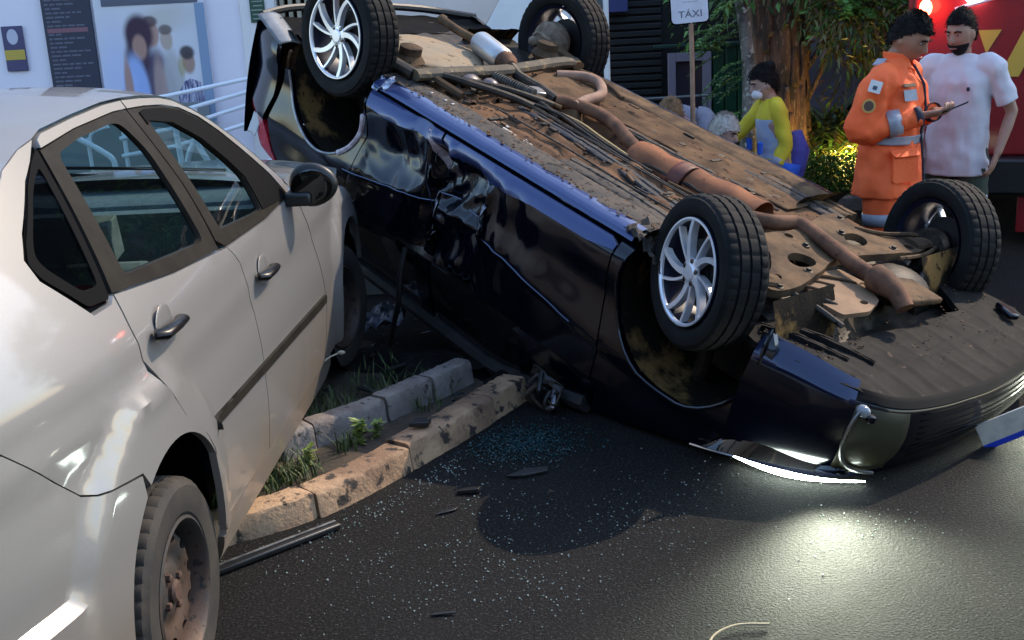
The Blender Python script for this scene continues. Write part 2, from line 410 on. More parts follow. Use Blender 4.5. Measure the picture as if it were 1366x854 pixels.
for i in range(1100):
    t = R.random()
    cq = CL[R.randrange(len(CL))]; k_ = R.random() < .62
    x = R.gauss(cq[0], .11) if k_ else R.gauss(.05, .55); y = R.gauss(cq[1], .08) if k_ else R.gauss(3.75, .42)
    if y > 4.6 or y < 2.4: continue
    if x < -.25 and y > 3.75+(x+1)*1.15: continue
    crumb(mb, x, y, .001, R.uniform(.0012, .0034)*(1.3 if R.random() < .1 else 1))
for i in range(300):
    t = R.random(); p, d = along(kc, lerp(3.45, 4.9, t)); crumb(mb, p.x+.04+abs(R.gauss(0, .06)), p.y-.04-abs(R.gauss(0, .06)), .001, R.uniform(.0015, .004))
mb.build('glass_crumbs', gl_m, smooth=False, kind='stuff')['label'] = 'crumbs of shattered window glass scattered on the asphalt'
teal_m = mat('teal_glass_crumbs', (.010, .045, .052), .25, spec=.6)
mb = MB()
for i in range(1800):
    x = R.gauss(.02, .13); y = R.gauss(4.66, .11)
    p = min(kc, key=lambda q: (q.x-x)**2+(q.y-y)**2)
    if (y-p.y)-(x-p.x)*1.2 > -.05: continue
    crumb(mb, x, y, R.uniform(0, .006), R.uniform(.002, .005))
mb.build('glass_crumb_pile', teal_m, smooth=False, kind='stuff')['label'] = 'heap of blue green tempered glass crumbs beside the kerb'
def shard(p, pts, th, m, label, rz=0, name='plastic_shard'):
    mb = MB(); mb.prism(pts, 0, th); o = mb.build(name, m, bevel=.002, loc=p); o.rotation_euler = (R.uniform(-.12, .12), R.uniform(-.12, .12), rz)
    tag(o, label, 'debris'); return o
shard((-.20, 4.18, .006), [(-.045, -.01), (.04, -.018), (.05, .012), (0, .02), (-.04, .014)], .014, blackpl, 'black plastic shard lying on the road just off the kerb end')
shard((-.28, 4.02, .004), [(-.05, -.008), (.03, -.014), (.055, .004), (-.01, .012)], .006, blackpl, 'flat black plastic sliver on the road nearest the kerb joint', .5)
shard((.03, 4.33, .006), [(-.09, -.02), (-.02, -.03), (.08, -.012), (.09, .02), (.0, .026)], .012, blackpl, 'larger black plastic plate on the road in front of the glass heap', .2)
shard((-.26, 3.28, .004), [(-.04, -.006), (.04, -.004), (.035, .006), (-.03, .007)], .006, blackpl, 'small dark plastic chip alone on the foreground asphalt')
shard((-.42, 4.62, .125), [(-.03, -.03), (.05, -.02), (.06, .02), (0, .035)], .02, blackpl, 'black plastic clip lying on top of the kerb')
# strip of trim in the gutter
tr = thing('gutter_trim_strip', 'long black car trim strip lying in the gutter against the kerb', 'trim strip', (-.86, 3.77, 0), math.atan2(.31, .37))
q = MB(); q.box((0, 0, .016), (.50, .035, .022)); q.build('strip_body', blackpl, tr, bevel=.006)
q = MB(); q.box((0, .013, .030), (.49, .012, .006)); q.build('strip_edge', mat('scuffed_plastic', (.12, .12, .11), .5, c2=(.05, .05, .05), sc=20), tr, bevel=.002)
# crumpled panel pieces behind the front wheel of the sedan
cr = MB(); cr.grid(lambda u, v: Vector((-.92+.34*u, 6.05+.42*v, .10+.06*nz(u*5, v*4)+.05*nz(u*11, v*9, 3)+.08*u)), 14, 12)
tag(cr.build('crumpled_sheet', mat('crumpled_piece', (.20, .21, .26), .35, c2=(.06, .06, .08), sc=14), sharp=20, solid=.003), 'crumpled grey car liner lying behind the sedan front wheel', 'debris')

mb = MB()
for i in range(70):
    x = R.uniform(-1.25, -.25); y = R.uniform(4.9, 6.4); s_ = R.uniform(.01, .05); a = R.uniform(0, pi)
    mb.box((x, y, .075+R.uniform(0, .03)), (s_*R.uniform(.6, 2), s_*.5, s_*R.uniform(.1, .4)), Euler((R.uniform(-.5, .5), R.uniform(-.5, .5), a)).to_matrix())
mb.build('wreck_litter', blackpl, kind='stuff')['label'] = 'dark bits of broken car trim strewn in the planter'

shade_sheet = mat('shade_black_sheet', (.0045, .0045, .0048), .75, spec=.12, c2=(.010, .009, .008), sc=8)  # for black sheets added to darken the gap, standing for its deep shade
def crumple(name, c, sx, sy, h, rz, m, label, seed):
    mb = MB(); ca, sa = cos(rz), sin(rz)
    def f(u, v):
        x, y = sx*(u-.5), sy*(v-.5); z = h*sin(pi*u)*sin(pi*v)*(.25+1.3*abs(nz(u*2.2+seed, v*2.2)))+.022*nz(u*5, v*5, seed)*sin(pi*u)*sin(pi*v)+.008
        return Vector((c[0]+x*ca-y*sa+.03*nz(u*5, v*5, seed), c[1]+x*sa+y*ca+.03*nz(v*5, u*5, seed), c[2]+z))
    o = mb.grid(f, 26, 26).build(name, m, sharp=40, solid=.003); tag(o, label, 'debris'); return o
crumple('crumpled_piece', (-.02, 5.36, .0), .46, .34, .13, .8, shade_sheet, 'crumpled black debris sheet added to deepen the shade at the far end of the kerb', 1)
crumple('crumpled_piece', (-.42, 5.62, .05), .5, .34, .13, .3, shade_sheet, 'black debris sheet added to deepen the shade in the planter under the crushed rear door', 2)
crumple('crumpled_piece', (-.72, 5.75, .05), .4, .3, .12, 1.2, shade_sheet, 'black debris sheet added to deepen the shade beside the sedan front tyre', 3)
# ------------------------------------------------------------------ wheels shared by both cars
def tyre_mb(r, wd, rin, dusty=False):
    """axis = Y, outer face at +wd/2; grooves and shoulder blocks are real"""
    h = wd/2; g = .007
    side = [(rin, h*.62), (rin+.006, h*.80), (rin+.02, h*.93), (lerp(rin, r, .5), h*1.0), (lerp(rin, r, .78), h*.97), (r-.018, h*.90), (r-.006, h*.82)]
    tread = [(r-.002, h*.72), (r, h*.52), (r-g, h*.50), (r-g, h*.42), (r+.001, h*.40), (r+.001, h*.06), (r-g, h*.045), (r-g, -h*.045)]
    half = side+tread
    prof = half+[(a, -b) for a, b in half[::-1]]
    seg = 176; n = len(prof); vs = []
    nsh = 7
    for k in range(seg):
        a = 2*pi*k/seg
        for i, (rr, hh) in enumerate(prof):
            j = min(i, n-1-i)
            rr2 = rr
            if j in (6, 7, 8) and k % 4 == 0: rr2 = rr-.0045
            if j in (11, 12) and k % 6 == 0: rr2 = rr-.003
            vs.append((rr2*cos(a), hh, rr2*sin(a)))
    fs = [(k*n+i, ((k+1) % seg)*n+i, ((k+1) % seg)*n+i+1, k*n+i+1) for k in range(seg) for i in range(n-1)]
    m = MB(); m.add(vs, fs); return m
def copy_tree(o, parent=None):
    c = o.copy(); COL.objects.link(c)
    if parent is not None: c.parent = parent
    for ch in o.children: copy_tree(ch, c)
    return c
def alloy_wheel(parent, phase):
    R_, W_, Rr = .310, .195, .216
    h = W_/2
    m = MB()
    m.lathe([(Rr+.002, h*.78), (Rr+.001, h*.95), (Rr-.006, h*.98), (Rr-.012, h*.90), (Rr-.02, h*.55), (Rr-.026, 0), (Rr-.02, -h*.7), (Rr, -h*.85)], 72, axis_y())
    rim = m.build('wheel', alloy_dark, parent, sharp=30)
    tyre_mb(R_, W_, Rr).build('tyre', rubber, rim, sharp=28)
    f = MB()
    A = axis_y()
    f.lathe([(Rr+.001, h*.93), (Rr-.001, h*1.0), (Rr-.008, h*1.0), (Rr-.014, h*.93), (Rr-.014, h*.84)], 72, A)
    def zface(r): return h*(.80+.16*min(1, (r/.2))**2)   # dished face
    def spoke(a0, sweep, w0, w1, r0, r1, dz=0):
        n = 7; L = []; Rt = []
        for i in range(n+1):
            t = i/n; r = lerp(r0, r1, t); a = a0+sweep*(t**1.2)
            c = Vector((r*cos(a), r*sin(a))); d = Vector((cos(a+.9*sweep*t), sin(a+.9*sweep*t))); nn = Vector((-d.y, d.x)); ww = lerp(w0, w1, t)
            L.append((c+nn*ww/2, r)); Rt.append((c-nn*ww/2, r))
        vs = []
        for (a, ra), (b, rb) in zip(L, Rt):
            z = zface(ra)+dz
            vs += [A @ Vector((a.x, a.y, z)), A @ Vector((b.x, b.y, z)), A @ Vector((b.x*1.0, b.y, z-.03)), A @ Vector((a.x, a.y, z-.03))]
        fs = []
        for i in range(n):
            for k in range(4): fs.append((i*4+k, (i+1)*4+k, (i+1)*4+(k+1) % 4, i*4+(k+1) % 4))
        fs += [(0, 1, 2, 3), (n*4+3, n*4+2, n*4+1, n*4)]
        f.add(vs, fs)
    for i in range(5):
        a = phase+2*pi*i/5
        spoke(a, -.46, .028, .019, .025, Rr-.010)
        spoke(a+.34, -.22, .012, .011, .05, Rr-.010, -.005)
    f.lathe([(.058, h*.70), (.056, h*.80), (.036, h*.82), (.034, h*.86), (.030, h*.885), (.0, h*.89)], 32, A)
    f.build('spoke_face', alloy, rim, sharp=30)
    for i in range(5):
        b = MB(); a = phase+.63+2*pi*i/5; b.lathe([(.011, h*.6), (.011, h*.835), (.006, h*.845), (0, h*.845)], 8, axis_y((.046*cos(a), 0, -.046*sin(a)))); b.build('wheel_nut', gloss_black, rim)
    d = MB(); d.lathe([(.0, h*.30), (.135, h*.30), (.135, h*.18), (.0, h*.18)], 40, A); d.lathe([(.07, -.09), (.07, h*.4), (0, h*.4)], 24, A)
    d.build('brake_disc', mat('brake_disc', (.012, .012, .014), .6, .3, c2=(.02, .016, .014), sc=10) if 'brake_disc' not in MATS else MATS['brake_disc'], rim, sharp=30)
    return rim
def steel_wheel(parent):
    R_, W_, Rr = .290, .175, .178
    h = W_/2
    m = MB(); A = axis_y()
    m.lathe([(Rr+.010, h*.80), (Rr+.012, h*.92), (Rr+.004, h*.96), (Rr-.004, h*.86), (Rr-.012, h*.45), (Rr-.018, 0), (Rr-.01, -h*.8)], 64, A)
    rim = m.build('wheel', steel, parent, sharp=30)
    tyre_mb(R_, W_, Rr).build('tyre', rubber_dusty, rim, sharp=28)
    def dish(u, v):
        r = sqrt(u*u+v*v)
        z = interp([(0, .5), (.045, .52), (.06, .50), (.085, .36), (.11, .50), (.135, .56), (.15, .40), (.162, .2)], r)*h
        return A @ Vector((u, v, z))
    holes = []
    for k in range(10):
        a = 2*pi*k/10; c = Vector((.132*cos(a), .132*sin(a))); t = Vector((-sin(a), cos(a))); n = Vector((cos(a), sin(a)))
        holes.append([tuple(c+t*.020*cos(q)+n*.013*sin(q)) for q in [2*pi*i/12 for i in range(12)]])
    panel_mb([(.164*cos(2*pi*i/64), .164*sin(2*pi*i/64)) for i in range(64)], dish, holes, res=.014, flange=(0, -.008, 0)).build('wheel_disc', steel, rim, sharp=45)
    for k in range(4):
        b = MB(); a = 2*pi*k/4+.4; b.lathe([(.011, h*.3), (.011, h*.62), (.004, h*.66), (0, h*.66)], 6, axis_y((.05*cos(a), 0, -.05*sin(a)))); b.build('wheel_nut', rust, rim, sharp=30)
    b = MB(); b.lathe([(.03, h*.4), (.03, h*.62), (.022, h*.70), (0, h*.71)], 20, A)
    b.build('hub_cap', rust, rim, sharp=30)
    b = MB(); b.lathe([(0, -.02), (.12, -.02), (.12, .012), (.10, .02), (0, .02)], 32, A); b.build('brake_drum', rust, rim)
    return rim

# ------------------------------------------------------------------ silver sedan (built in its own frame, x forward, -y near side)
SC = thing('sedan_car', 'silver four door sedan parked with its front wheel over the kerb', 'car')
SM = Matrix(((0.054147, -0.998514, -0.006166), (0.998486, 0.054203, -0.009352), (0.009672, -0.00565, 0.999937)))
SC.matrix_world = Matrix.Translation((-1.75462, 4.35585, .0015)) @ SM.to_4x4() @ Matrix.Scale(1.09345, 4)
RA = (-1.265, .39); FA = (1.215, .39)
def SYraw(x, z):
    y = .835-.10*max(0, (.5-z)/.5)**2
    if z > .6: y -= .03*sst(.6, .95, z)
    if z > .95: y -= .235*(min((z-.95)/.45, 1.3))**1.25
    if x < -1.15: y -= .13*((-1.15-x)/.8)**2
    if x > 1.15: y -= .13*((x-1.15)/.8)**2
    return y
def SY(x, z):
    y = SYraw(x, z)
    for cx, cz in (RA, FA):                      # wheel-arch flares
        fx = 1.28 if (x > cx) == (cx < 0) else 1.0
        r = sqrt(((x-cx)*fx)**2+((z-cz)*1.02)**2)
        if z > .2: y += .024*(1-sst(.465, .50, r))*sst(.15, .3, z)
    y += .006*sst(.80, .84, z)*(1-sst(.86, .93, z))   # shoulder line
    return y
def sside(name, poly, m=silver, holes=(), off=0., res=.045, side=-1, fl=.02, parent=SC, r=0, fn=SY):
    if r: poly = rnd(poly, r)
    f = lambda x, z: (x, side*(fn(x, z)+off), z)
    return panel_mb(poly, f, holes, res, (0, -side*fl, 0) if fl else None).build(name, m, parent, sharp=40)
SEAM = [(-1.10, 1.405), (-1.081, 1.426), (-1.043, 1.436), (-.828, 1.447), (-.595, 1.454), (-.45, 1.451), (-.321, 1.443), (-.185, 1.429), (-.095, 1.411), (.011, 1.369), (.107, 1.315), (.202, 1.244), (.320, 1.139), (.419, 1.054), (.455, 1.01)]
FR_R = [(-1.100, 1.397), (-.86, 1.416), (-.57, 1.424), (-.468, 1.421), (-.47, 1.2), (-.508, 1.03), (-.51, 1.005), (-.9, 1.035), (-1.252, 1.078)]
GL_R = [(-1.036, 1.378), (-.883, 1.394), (-.623, 1.401), (-.57, 1.392), (-.533, 1.309), (-.582, 1.046), (-1.148, 1.094)]
FR_F = [(-.460, 1.420), (-.337, 1.414), (-.195, 1.40), (-.083, 1.378), (.018, 1.334), (.105, 1.275), (.20, 1.19), (.315, 1.085), (.385, .995), (.04, .985), (-.445, 1.0), (-.495, 1.028), (-.462, 1.2)]
GL_F = [(-.378, 1.375), (-.223, 1.350), (-.092, 1.280), (-.008, 1.196), (.050, 1.125), (.03, 1.012), (-.416, 1.045)]
for side in (-1, 1):
    rd = sside('rear_door', [(-.512, 1.0), (-.45, .995), (-.384, .93), (-.354, .76), (-.358, .60), (-.362, .30), (-.948, .31), (-.962, .368), (-.998, .575), (-1.047, .64), (-1.101, .689), (-1.149, .723), (-1.208, .815), (-1.245, .85), (-1.264, .913), (-1.269, .997), (-1.256, 1.074), (-.9, 1.031)], side=side)
    sside('door_top_rail', [(-1.094, 1.403), (-1.081, 1.421), (-1.043, 1.431), (-.828, 1.442), (-.595, 1.449), (-.466, 1.447), (-.469, 1.425), (-.57, 1.428), (-.86, 1.420)], side=side, parent=rd)
    fr = sside('window_frame', FR_R, frame_grey, holes=[rnd(GL_R, .03)], off=-.004, side=side, parent=rd)
    sside('window_glass', [(x, z) for x, z in rnd(GL_R, .03)], win, off=-.018, side=side, fl=0, parent=rd)
    fd = sside('front_door', [(-.445, .995), (-.378, .93), (-.348, .76), (-.352, .60), (-.356, .30), (.59, .275), (.60, .38), (.650, .53), (.615, .65), (.555, .82), (.47, .97), (.385, .99), (.04, .98)], side=side)
    sside('door_top_rail', [(-.458, 1.447), (-.321, 1.438), (-.185, 1.424), (-.097, 1.406), (.008, 1.364), (.103, 1.310), (.197, 1.240), (.315, 1.135), (.413, 1.05), (.42, .995), (.388, .995), (.318, 1.09), (.204, 1.196), (.109, 1.280), (.022, 1.340), (-.081, 1.382), (-.195, 1.405), (-.337, 1.418), (-.459, 1.424)], side=side, parent=fd, res=.03)
    fr = sside('window_frame', FR_F, frame_grey, holes=[rnd(GL_F, .02)], off=-.004, side=side, parent=fd, res=.03)
    sl_ = [(-.405, 1.368), (-.378, 1.377), (-.223, 1.352), (-.091, 1.282), (-.006, 1.198), (.052, 1.127), (.036, 1.016), (.36, .998), (.305, 1.083), (.194, 1.188), (.099, 1.271), (.012, 1.329), (-.09, 1.373), (-.2, 1.395), (-.34, 1.408), (-.40, 1.404)]
    sside('window_seal', sl_, interior_dk, off=.001, side=side, parent=fd, res=.03, fl=.006)
    sside('window_glass', rnd(GL_F, .02), win, off=-.018, side=side, fl=0, parent=fd)
    # rear quarter with its window, arch and C pillar
    QG = [(-1.118, 1.394), (-1.19, 1.370), (-1.267, 1.334), (-1.416, 1.240), (-1.455, 1.205), (-1.448, 1.172), (-1.367, 1.087), (-1.276, 1.079)]
    gc_ = (sum(p[0] for p in QG)/8, sum(p[1] for p in QG)/8); QW = rnd([(gc_[0]+(p[0]-gc_[0])*1.10, gc_[1]+(p[1]-gc_[1])*1.10) for p in QG], .012)
    qo = [(-1.106, 1.424), (-1.20, 1.414), (-1.32, 1.385), (-1.45, 1.315), (-1.62, 1.20), (-1.78, 1.10), (-1.93, 1.045), (-2.02, 1.03), (-2.04, 1.012), (-1.818, .914), (-1.643, .744), (-1.606, .727), (-1.445, .703)] + \
         arc(RA[0], RA[1], .315, 120, -16, 22) + [(-.968, .30), (-.957, .30), (-.968, .368), (-1.004, .575), (-1.053, .646), (-1.107, .695), (-1.155, .729), (-1.214, .821), (-1.251, .855), (-1.270, .915), (-1.275, .999), (-1.263, 1.074), (-1.29, 1.06), (-1.38, 1.06), (-1.475, 1.168), (-1.475, 1.215), (-1.42, 1.262), (-1.27, 1.352), (-1.19, 1.385)]
    qp = sside('rear_quarter', qo, side=side, res=.035)
    sside('quarter_window', QW, win_dark, off=-.011, side=side, parent=qp, res=.03, fl=.01)
    qi = rnd([(gc_[0]+(p[0]-gc_[0])*.80, gc_[1]+(p[1]-gc_[1])*.84) for p in QG], .02); sside('quarter_seal', rnd([(gc_[0]+(p[0]-gc_[0])*1.06, gc_[1]+(p[1]-gc_[1])*1.06) for p in QG], .012), interior_dk, holes=[qi], off=-.006, side=side, parent=qp, res=.025, fl=.004)
    # lower rear bumper side, sill, fender
    bp_ = [(-1.450, .6975), (-1.606, .7225), (-1.643, .7395), (-1.818, .9095), (-2.04, 1.007), (-2.10, .80), (-2.10, .56), (-2.05, .36), (-1.90, .27), (-1.62, .23)] + arc(RA[0], RA[1], .315, 206, 126, 14)
    def SYb(x, z):
        return SY(x, z)+.03*sst(.56, .535, z)*sst(-1.70, -1.76, x)
    sside('rear_bumper', bp_, side=side, res=.03, fn=SYb)
    sside('sill', [(-.965, .295), (.74, .27), (.78, .20), (.70, .165), (-.90, .19)], side=side, off=-.004)
    fp = [(.60, .268), (.608, .38), (.658, .53), (.623, .655), (.563, .825), (.478, .975), (.455, 1.0), (.80, .965), (1.18, .895), (1.5, .80), (1.72, .70), (1.78, .62), (1.58, .50)] + arc(FA[0], FA[1], .345, 14, 198, 24) + [(.80, .27)]
    sside('front_fender', fp, side=side, res=.035)
    sside('moulding', [(-.955, .606), (-.945, .63), (.618, .550), (.608, .520)], frame_grey, off=.012, side=side, fl=.014, r=.01, res=.04)
    for hx, hz, ht, nm in ((-1.10, .948, -.06, rd), (-.175, .850, -.06, fd)):
        d = MB(); y0 = side*(SY(hx, hz)+.001)
        d.ell((hx, y0, hz+.006), (.060, .004, .052), 24, 8); cup = d.build('handle_recess', silver, nm)
        h = MB(); pts = [(hx-.095, side*(SY(hx-.1, hz)+.012), hz+.006), (hx-.085, side*(SY(hx, hz)+.028), hz+.004), (hx, side*(SY(hx, hz)+.032), hz), (hx+.075, side*(SY(hx, hz)+.026), hz-.004), (hx+.09, side*(SY(hx+.1, hz)+.012), hz-.006)]
        h.tube(pts, [(.021, .013), (.022, .015), (.018, .012), (.016, .012), (.014, .010)], 12); h.build('door_handle', handle_black, nm)
# roof, pillars, glass, hood, trunk
def roofz(x, y):
    zs = interp(SEAM, x)+.004 if x > -1.1 else 1.415-.25*(x+1.1)**2
    ys = SYraw(x, zs)
    return zs+.070*(1-min(1, abs(y/ys))**2.4)
CTOP = [(-2.04, 1.03), (-1.93, 1.045), (-1.78, 1.10), (-1.62, 1.20), (-1.45, 1.315), (-1.32, 1.385), (-1.20, 1.414), (-1.105, 1.424)]
def roof_fn(u, v):
    x = lerp(-1.36, .10, u); zs = (interp(SEAM, x)+.004) if x > -1.09 else interp(CTOP, x)+.002; ys = SYraw(x, zs)-.001
    t = lerp(-1, 1, v); xx = x+.10*(1-t*t)*sst(.5, 1, u)*1.0 - .10*(1-t*t)*sst(.5, 0, u)
    zz = zs+.036*(1-abs(t)**3) + .008*(1-t*t)*sst(.6, 1, u)
    return (xx, ys*t, zz)
MB().grid(roof_fn, 40, 32).build('roof', silver, SC, sharp=50)
for side in (-1, 1):
    def ap(u, v):   # A pillar
        x = lerp(.10, .50, u); z = interp(SEAM, x)+.004 if x < .455 else 1.012-.2*(x-.455); y = SYraw(x, z)
        return (x+.055*v, side*(y-.062*v-.002), z+.028*v*(1-v*.2))
    MB().grid(ap, 16, 5).build('front_pillar', silver, SC)
    def cp(u, v):   # ledge between the C pillar and the rear window
        x = lerp(-1.345, -1.98, u); z = interp(CTOP, x); y = SYraw(x, z)
        return (x-.04*v, side*(y-.09*v), z+.035*v)
    MB().grid(cp, 14, 5).build('rear_pillar', silver, SC)
def ws(u, v):
    x0, z0 = lerp(.155, .56, u), 0; t = lerp(-1, 1, v)
    zt = interp(SEAM, lerp(.10, .50, u)) if u < .9 else lerp(interp(SEAM, .46), 1.0, (u-.9)*10); y = SYraw(lerp(.1, .5, u), zt)-.06
    return (x0+lerp(.1, .24, u)*(1-t*t), y*t, zt+.025+lerp(.075, .03, u)*(1-t*t))
MB().grid(ws, 14, 20).build('windshield', win, SC)
wp = MB(); wp.tube([(.80, -.45, 1.035), (.78, -.15, 1.06), (.70, .16, 1.09)], .007, 6); wp.tube([(.80, .05, 1.035), (.76, .32, 1.065), (.66, .52, 1.10)], .007, 6)
wp.box((.72, 0, 1.012), (.16, 1.30, .02)); wp.build('wiper', interior_dk, SC)
def rw(u, v):
    t = lerp(-1, 1, v); x = lerp(-1.40, -1.86, u); z = lerp(1.43, 1.09, u); y = lerp(.56, .62, u)
    return (x-.08*(1-t*t), y*t, z+.045*(1-t*t))
MB().grid(rw, 10, 16).build('rear_window', win_dark, SC)
MB().grid(lambda u, v: (lerp(-1.84, -2.08, u)-.04*(1-(2*v-1)**2), lerp(-.66, .66, v), lerp(1.085, 1.06, u)+.03*(1-(2*v-1)**2)), 6, 16).build('trunk_lid', silver, SC)
MB().grid(lambda u, v: (lerp(-2.06, -2.16, sin(u*pi))-.05*(1-(2*v-1)**2), lerp(-.70, .70, v), lerp(1.06, .32, u)), 12, 16).build('rear_fascia', silver, SC)
def hood(u, v):
    t = lerp(-1, 1, v); x = lerp(.58, 1.76, u); ys = SY(x, .9)-.03
    z = lerp(1.005, .87, u**1.4)+.05*(1-t*t)-.02*abs(t)**4 + .022*sst(.35, .9, u)*sin(5*u*pi)*max(0, -t)
    return (x+.12*(1-t*t)*u, ys*t, z)
MB().grid(hood, 26, 22).build('hood', silver, SC, sharp=60)
MB().grid(lambda u, v: (1.76+.12*(1-(2*v-1)**2)+.05*sin(u*pi), lerp(-.70, .70, v), lerp(.73, .22, u)), 10, 16).build('front_bumper', silver, SC)
# door mirror
mm = MB(); mm.ell((.36, -.895, 1.035), (.072, .090, .080), 24, 16, fn=lambda v: Vector((v.x*(1 if v.x > 0 else .45), v.y, v.z*(1+.15*v.y/.105))))
mir = mm.build('door_mirror', blackpl, SC); mm = MB(); mm.box((.35, -.84, .99), (.09, .10, .05)); mm.build('mirror_arm', blackpl, mir, bevel=.012)
mm = MB(); mm.ell((.329, -.895, 1.035), (.004, .075, .062), 24, 10); mm.build('mirror_glass', mat('mirror_glass', (.08, .085, .09), .05, 1), mir)
mm = MB(); mm.ell((.36, .97, 1.035), (.085, .145, .088), 20, 12); mm.build('door_mirror', blackpl, SC)
# wheel wells and wheels
for cx, z in ((RA[0], RA[1]), (FA[0], FA[1])):
    for side in (-1, 1):
        m = MB(); m.lathe([(.36, 0), (.36, -.30), (.0, -.30)], 28, Matrix.Translation((cx, side*.79, z+.02)) @ axis_y(sgn=side).to_3x3().to_4x4(), a0=0, a1=2*pi); m.build('wheel_well', interior_dk, SC)
def place(o, loc, rz=0, flip=False):
    o.location = loc; o.rotation_euler = (0, 0, rz+(pi if flip else 0)); return o
W0 = steel_wheel(SC)
place(W0, (-1.243, -.735, .29), 0, True)
place(copy_tree(W0, SC), (-1.243, .735, .29))
place(copy_tree(W0, SC), (1.235, -.705, .325), -.23, True)
place(copy_tree(W0, SC), (1.235, .705, .325), -.23)
# cabin
for y in (-.36, .36):
    st = MB(); st.box((-.10, y, .52), (.52, .48, .16)); seat = st.build('front_seat', interior, SC, bevel=.05)
    st = MB(); st.box((-.42, y, .76), (.13, .44, .42), Matrix.Rotation(-.30, 3, 'Y')); st.build('seat_back', interior, seat, bevel=.05)
    st = MB(); st.box((-.50, y, 1.05), (.08, .24, .12), Matrix.Rotation(-.2, 3, 'Y')); st.tube([(-.48, y-.06, .94), (-.49, y-.06, 1.04)], .008, 6); st.tube([(-.48, y+.06, .94), (-.49, y+.06, 1.04)], .008, 6); st.build('headrest', interior, seat, bevel=.035)
st = MB(); st.box((-1.05, 0, .50), (.46, 1.24, .18)); seat = st.build('rear_seat', interior, SC, bevel=.05)
st = MB(); st.box((-1.28, 0, .82), (.14, 1.24, .50), Matrix.Rotation(-.3, 3, 'Y')); st.build('seat_back', interior, seat, bevel=.05)
st = MB(); st.grid(lambda u, v: (lerp(.30, .80, u), lerp(-.70, .70, v), .99+.02*u-.22*(1-sst(0, .35, u))*(1-sst(.0, .3, u))+.03*exp(-((v-.75)*7)**2)*(1-u)), 14, 20); st.box((.33, 0, .80), (.08, 1.36, .34)); dash = st.build('dashboard', mat('dash_grey', (.10, .125, .14), .55, c2=(.08, .10, .11), sc=30), SC)
st = MB(); st.lathe([(.175+.016*cos(a), .016*sin(a)) for a in [2*pi*i/8 for i in range(8)]], 32, Matrix.Translation((.16, .36, .94)) @ Matrix.Rotation(1.15, 4, 'Y'), closed=True)
st.ell((.16, .36, .94), (.03, .07, .06), 12, 8); st.tube([(.16, .2, .94), (.16, .52, .94)], .018, 6); st.tube([(.16, .36, .94), (.30, .36, .86)], .03, 8); st.build('steering_wheel', interior_dk, dash)
st = MB(); st.box((-.6, 0, .30), (2.6, 1.4, .06)); st.build('cabin_floor', interior_dk, SC)
st = MB(); st.box((.85, 0, .62), (.06, 1.2, .5)); st.build('bulkhead', interior_dk, SC)
# ------------------------------------------------------------------ overturned car (own frame: x forward, +y near side, z up before the roll)
DC = thing('hatchback_car', 'dark navy hatchback lying upside down with its dirty underside showing', 'car')
DMm = Matrix(((0.639779, -0.722251, -0.262748), (-0.69441, -0.689731, 0.2051), (-0.329359, 0.051236, -0.942814)))
DT = Vector((0.665494, 5.822409, 1.359187))
DC.matrix_world = Matrix.Translation(DT) @ DMm.to_4x4()
def gz(x, y): return 1.4416-.3494*x+.0543*y          # height at which the road lies in the car's frame
CREASE = [(-1.2, .84), (-1.05, .82), (-.57, .74), (0, .71), (.33, .76), (.58, .80), (.8, .82), (1.5, .84)]
def DY(x, z):
    y = .84
    if z < .42: y -= .090*(min(1.3, (.42-z)/.12))**1.25
    zc = interp(CREASE, x)
    y -= .022*sst(zc-.004, zc+.03, z)
    y -= .02*sst(.45, .6, z)*(1-sst(.60, zc, z))
    if z > 1.0: y -= .14*(min(1.3, (z-1.0)/.35))**1.2
    if x < -1.75: y -= .09*((-1.75-x)/.35)**2
    if x > 1.5: y -= .10*((x-1.5)/.5)**2
    # crushed middle
    m = exp(-((x+.28)/.34)**2)*sst(.36, .46, z)*(1-sst(1.0, 1.2, z))
    y -= m*(.02+.085*abs(nz(x*4.5, z*3.2, 2))+.055*abs(nz(x*9, z*5, 5))+.02*nz(x*20, z*9, 5))
    y -= .085*max(0, 1-abs(x+.43+.10*(z-.6)+.02*nz(z*9, 3))/.065)*sst(.37, .50, z)*(1-sst(.95, 1.1, z))
    if -.40 < x < -.02: y -= .055*sst(-.40, -.36, x)*(1-sst(-.085, -.03, x))*sst(.445+.05*nz(x*9, 1), .49, z)*(1-sst(.66, .74, z))
    y += .028*exp(-((x+.03+.06*(z-.5))/.018)**2)*sst(.43, .5, z)*(1-sst(.72, .80, z))
    # dented rear door skin and soft waves
    y -= .055*max(0, 1-sqrt(((x+.74)/.24)**2+((z-.60)/.17)**2))**.8 + .02*abs(nz(x*6+1, z*6))*sst(-.98, -.9, x)*(1-sst(-.5, -.4, x))*sst(.42, .5, z)
    y -= .03*exp(-((x+.57)/.06)**2-((z-.40)/.06)**2)
    y += .010*nz(x*5+3, z*4)*sst(.40, .5, z)
    y += .012*exp(-((x-.06)/.09)**2-((z-.62)/.2)**2)
    return y
def dside(name, poly, m=navy, side=1, off=0., res=.035, fl=.025, parent=DC, holes=(), fn=DY):
    f = lambda x, z: (x, side*(fn(x, z)+off), z)
    return panel_mb(poly, f, holes, res, (0, -side*fl, 0) if fl else None).build(name, m, parent, sharp=60)
RAc = (-1.32, .475); FAc = (1.185, .475)
rarch = arc(RAc[0], RAc[1], .335, -35, 215, 30)
farch = arc(FAc[0], FAc[1], .375, -38, 214, 32)
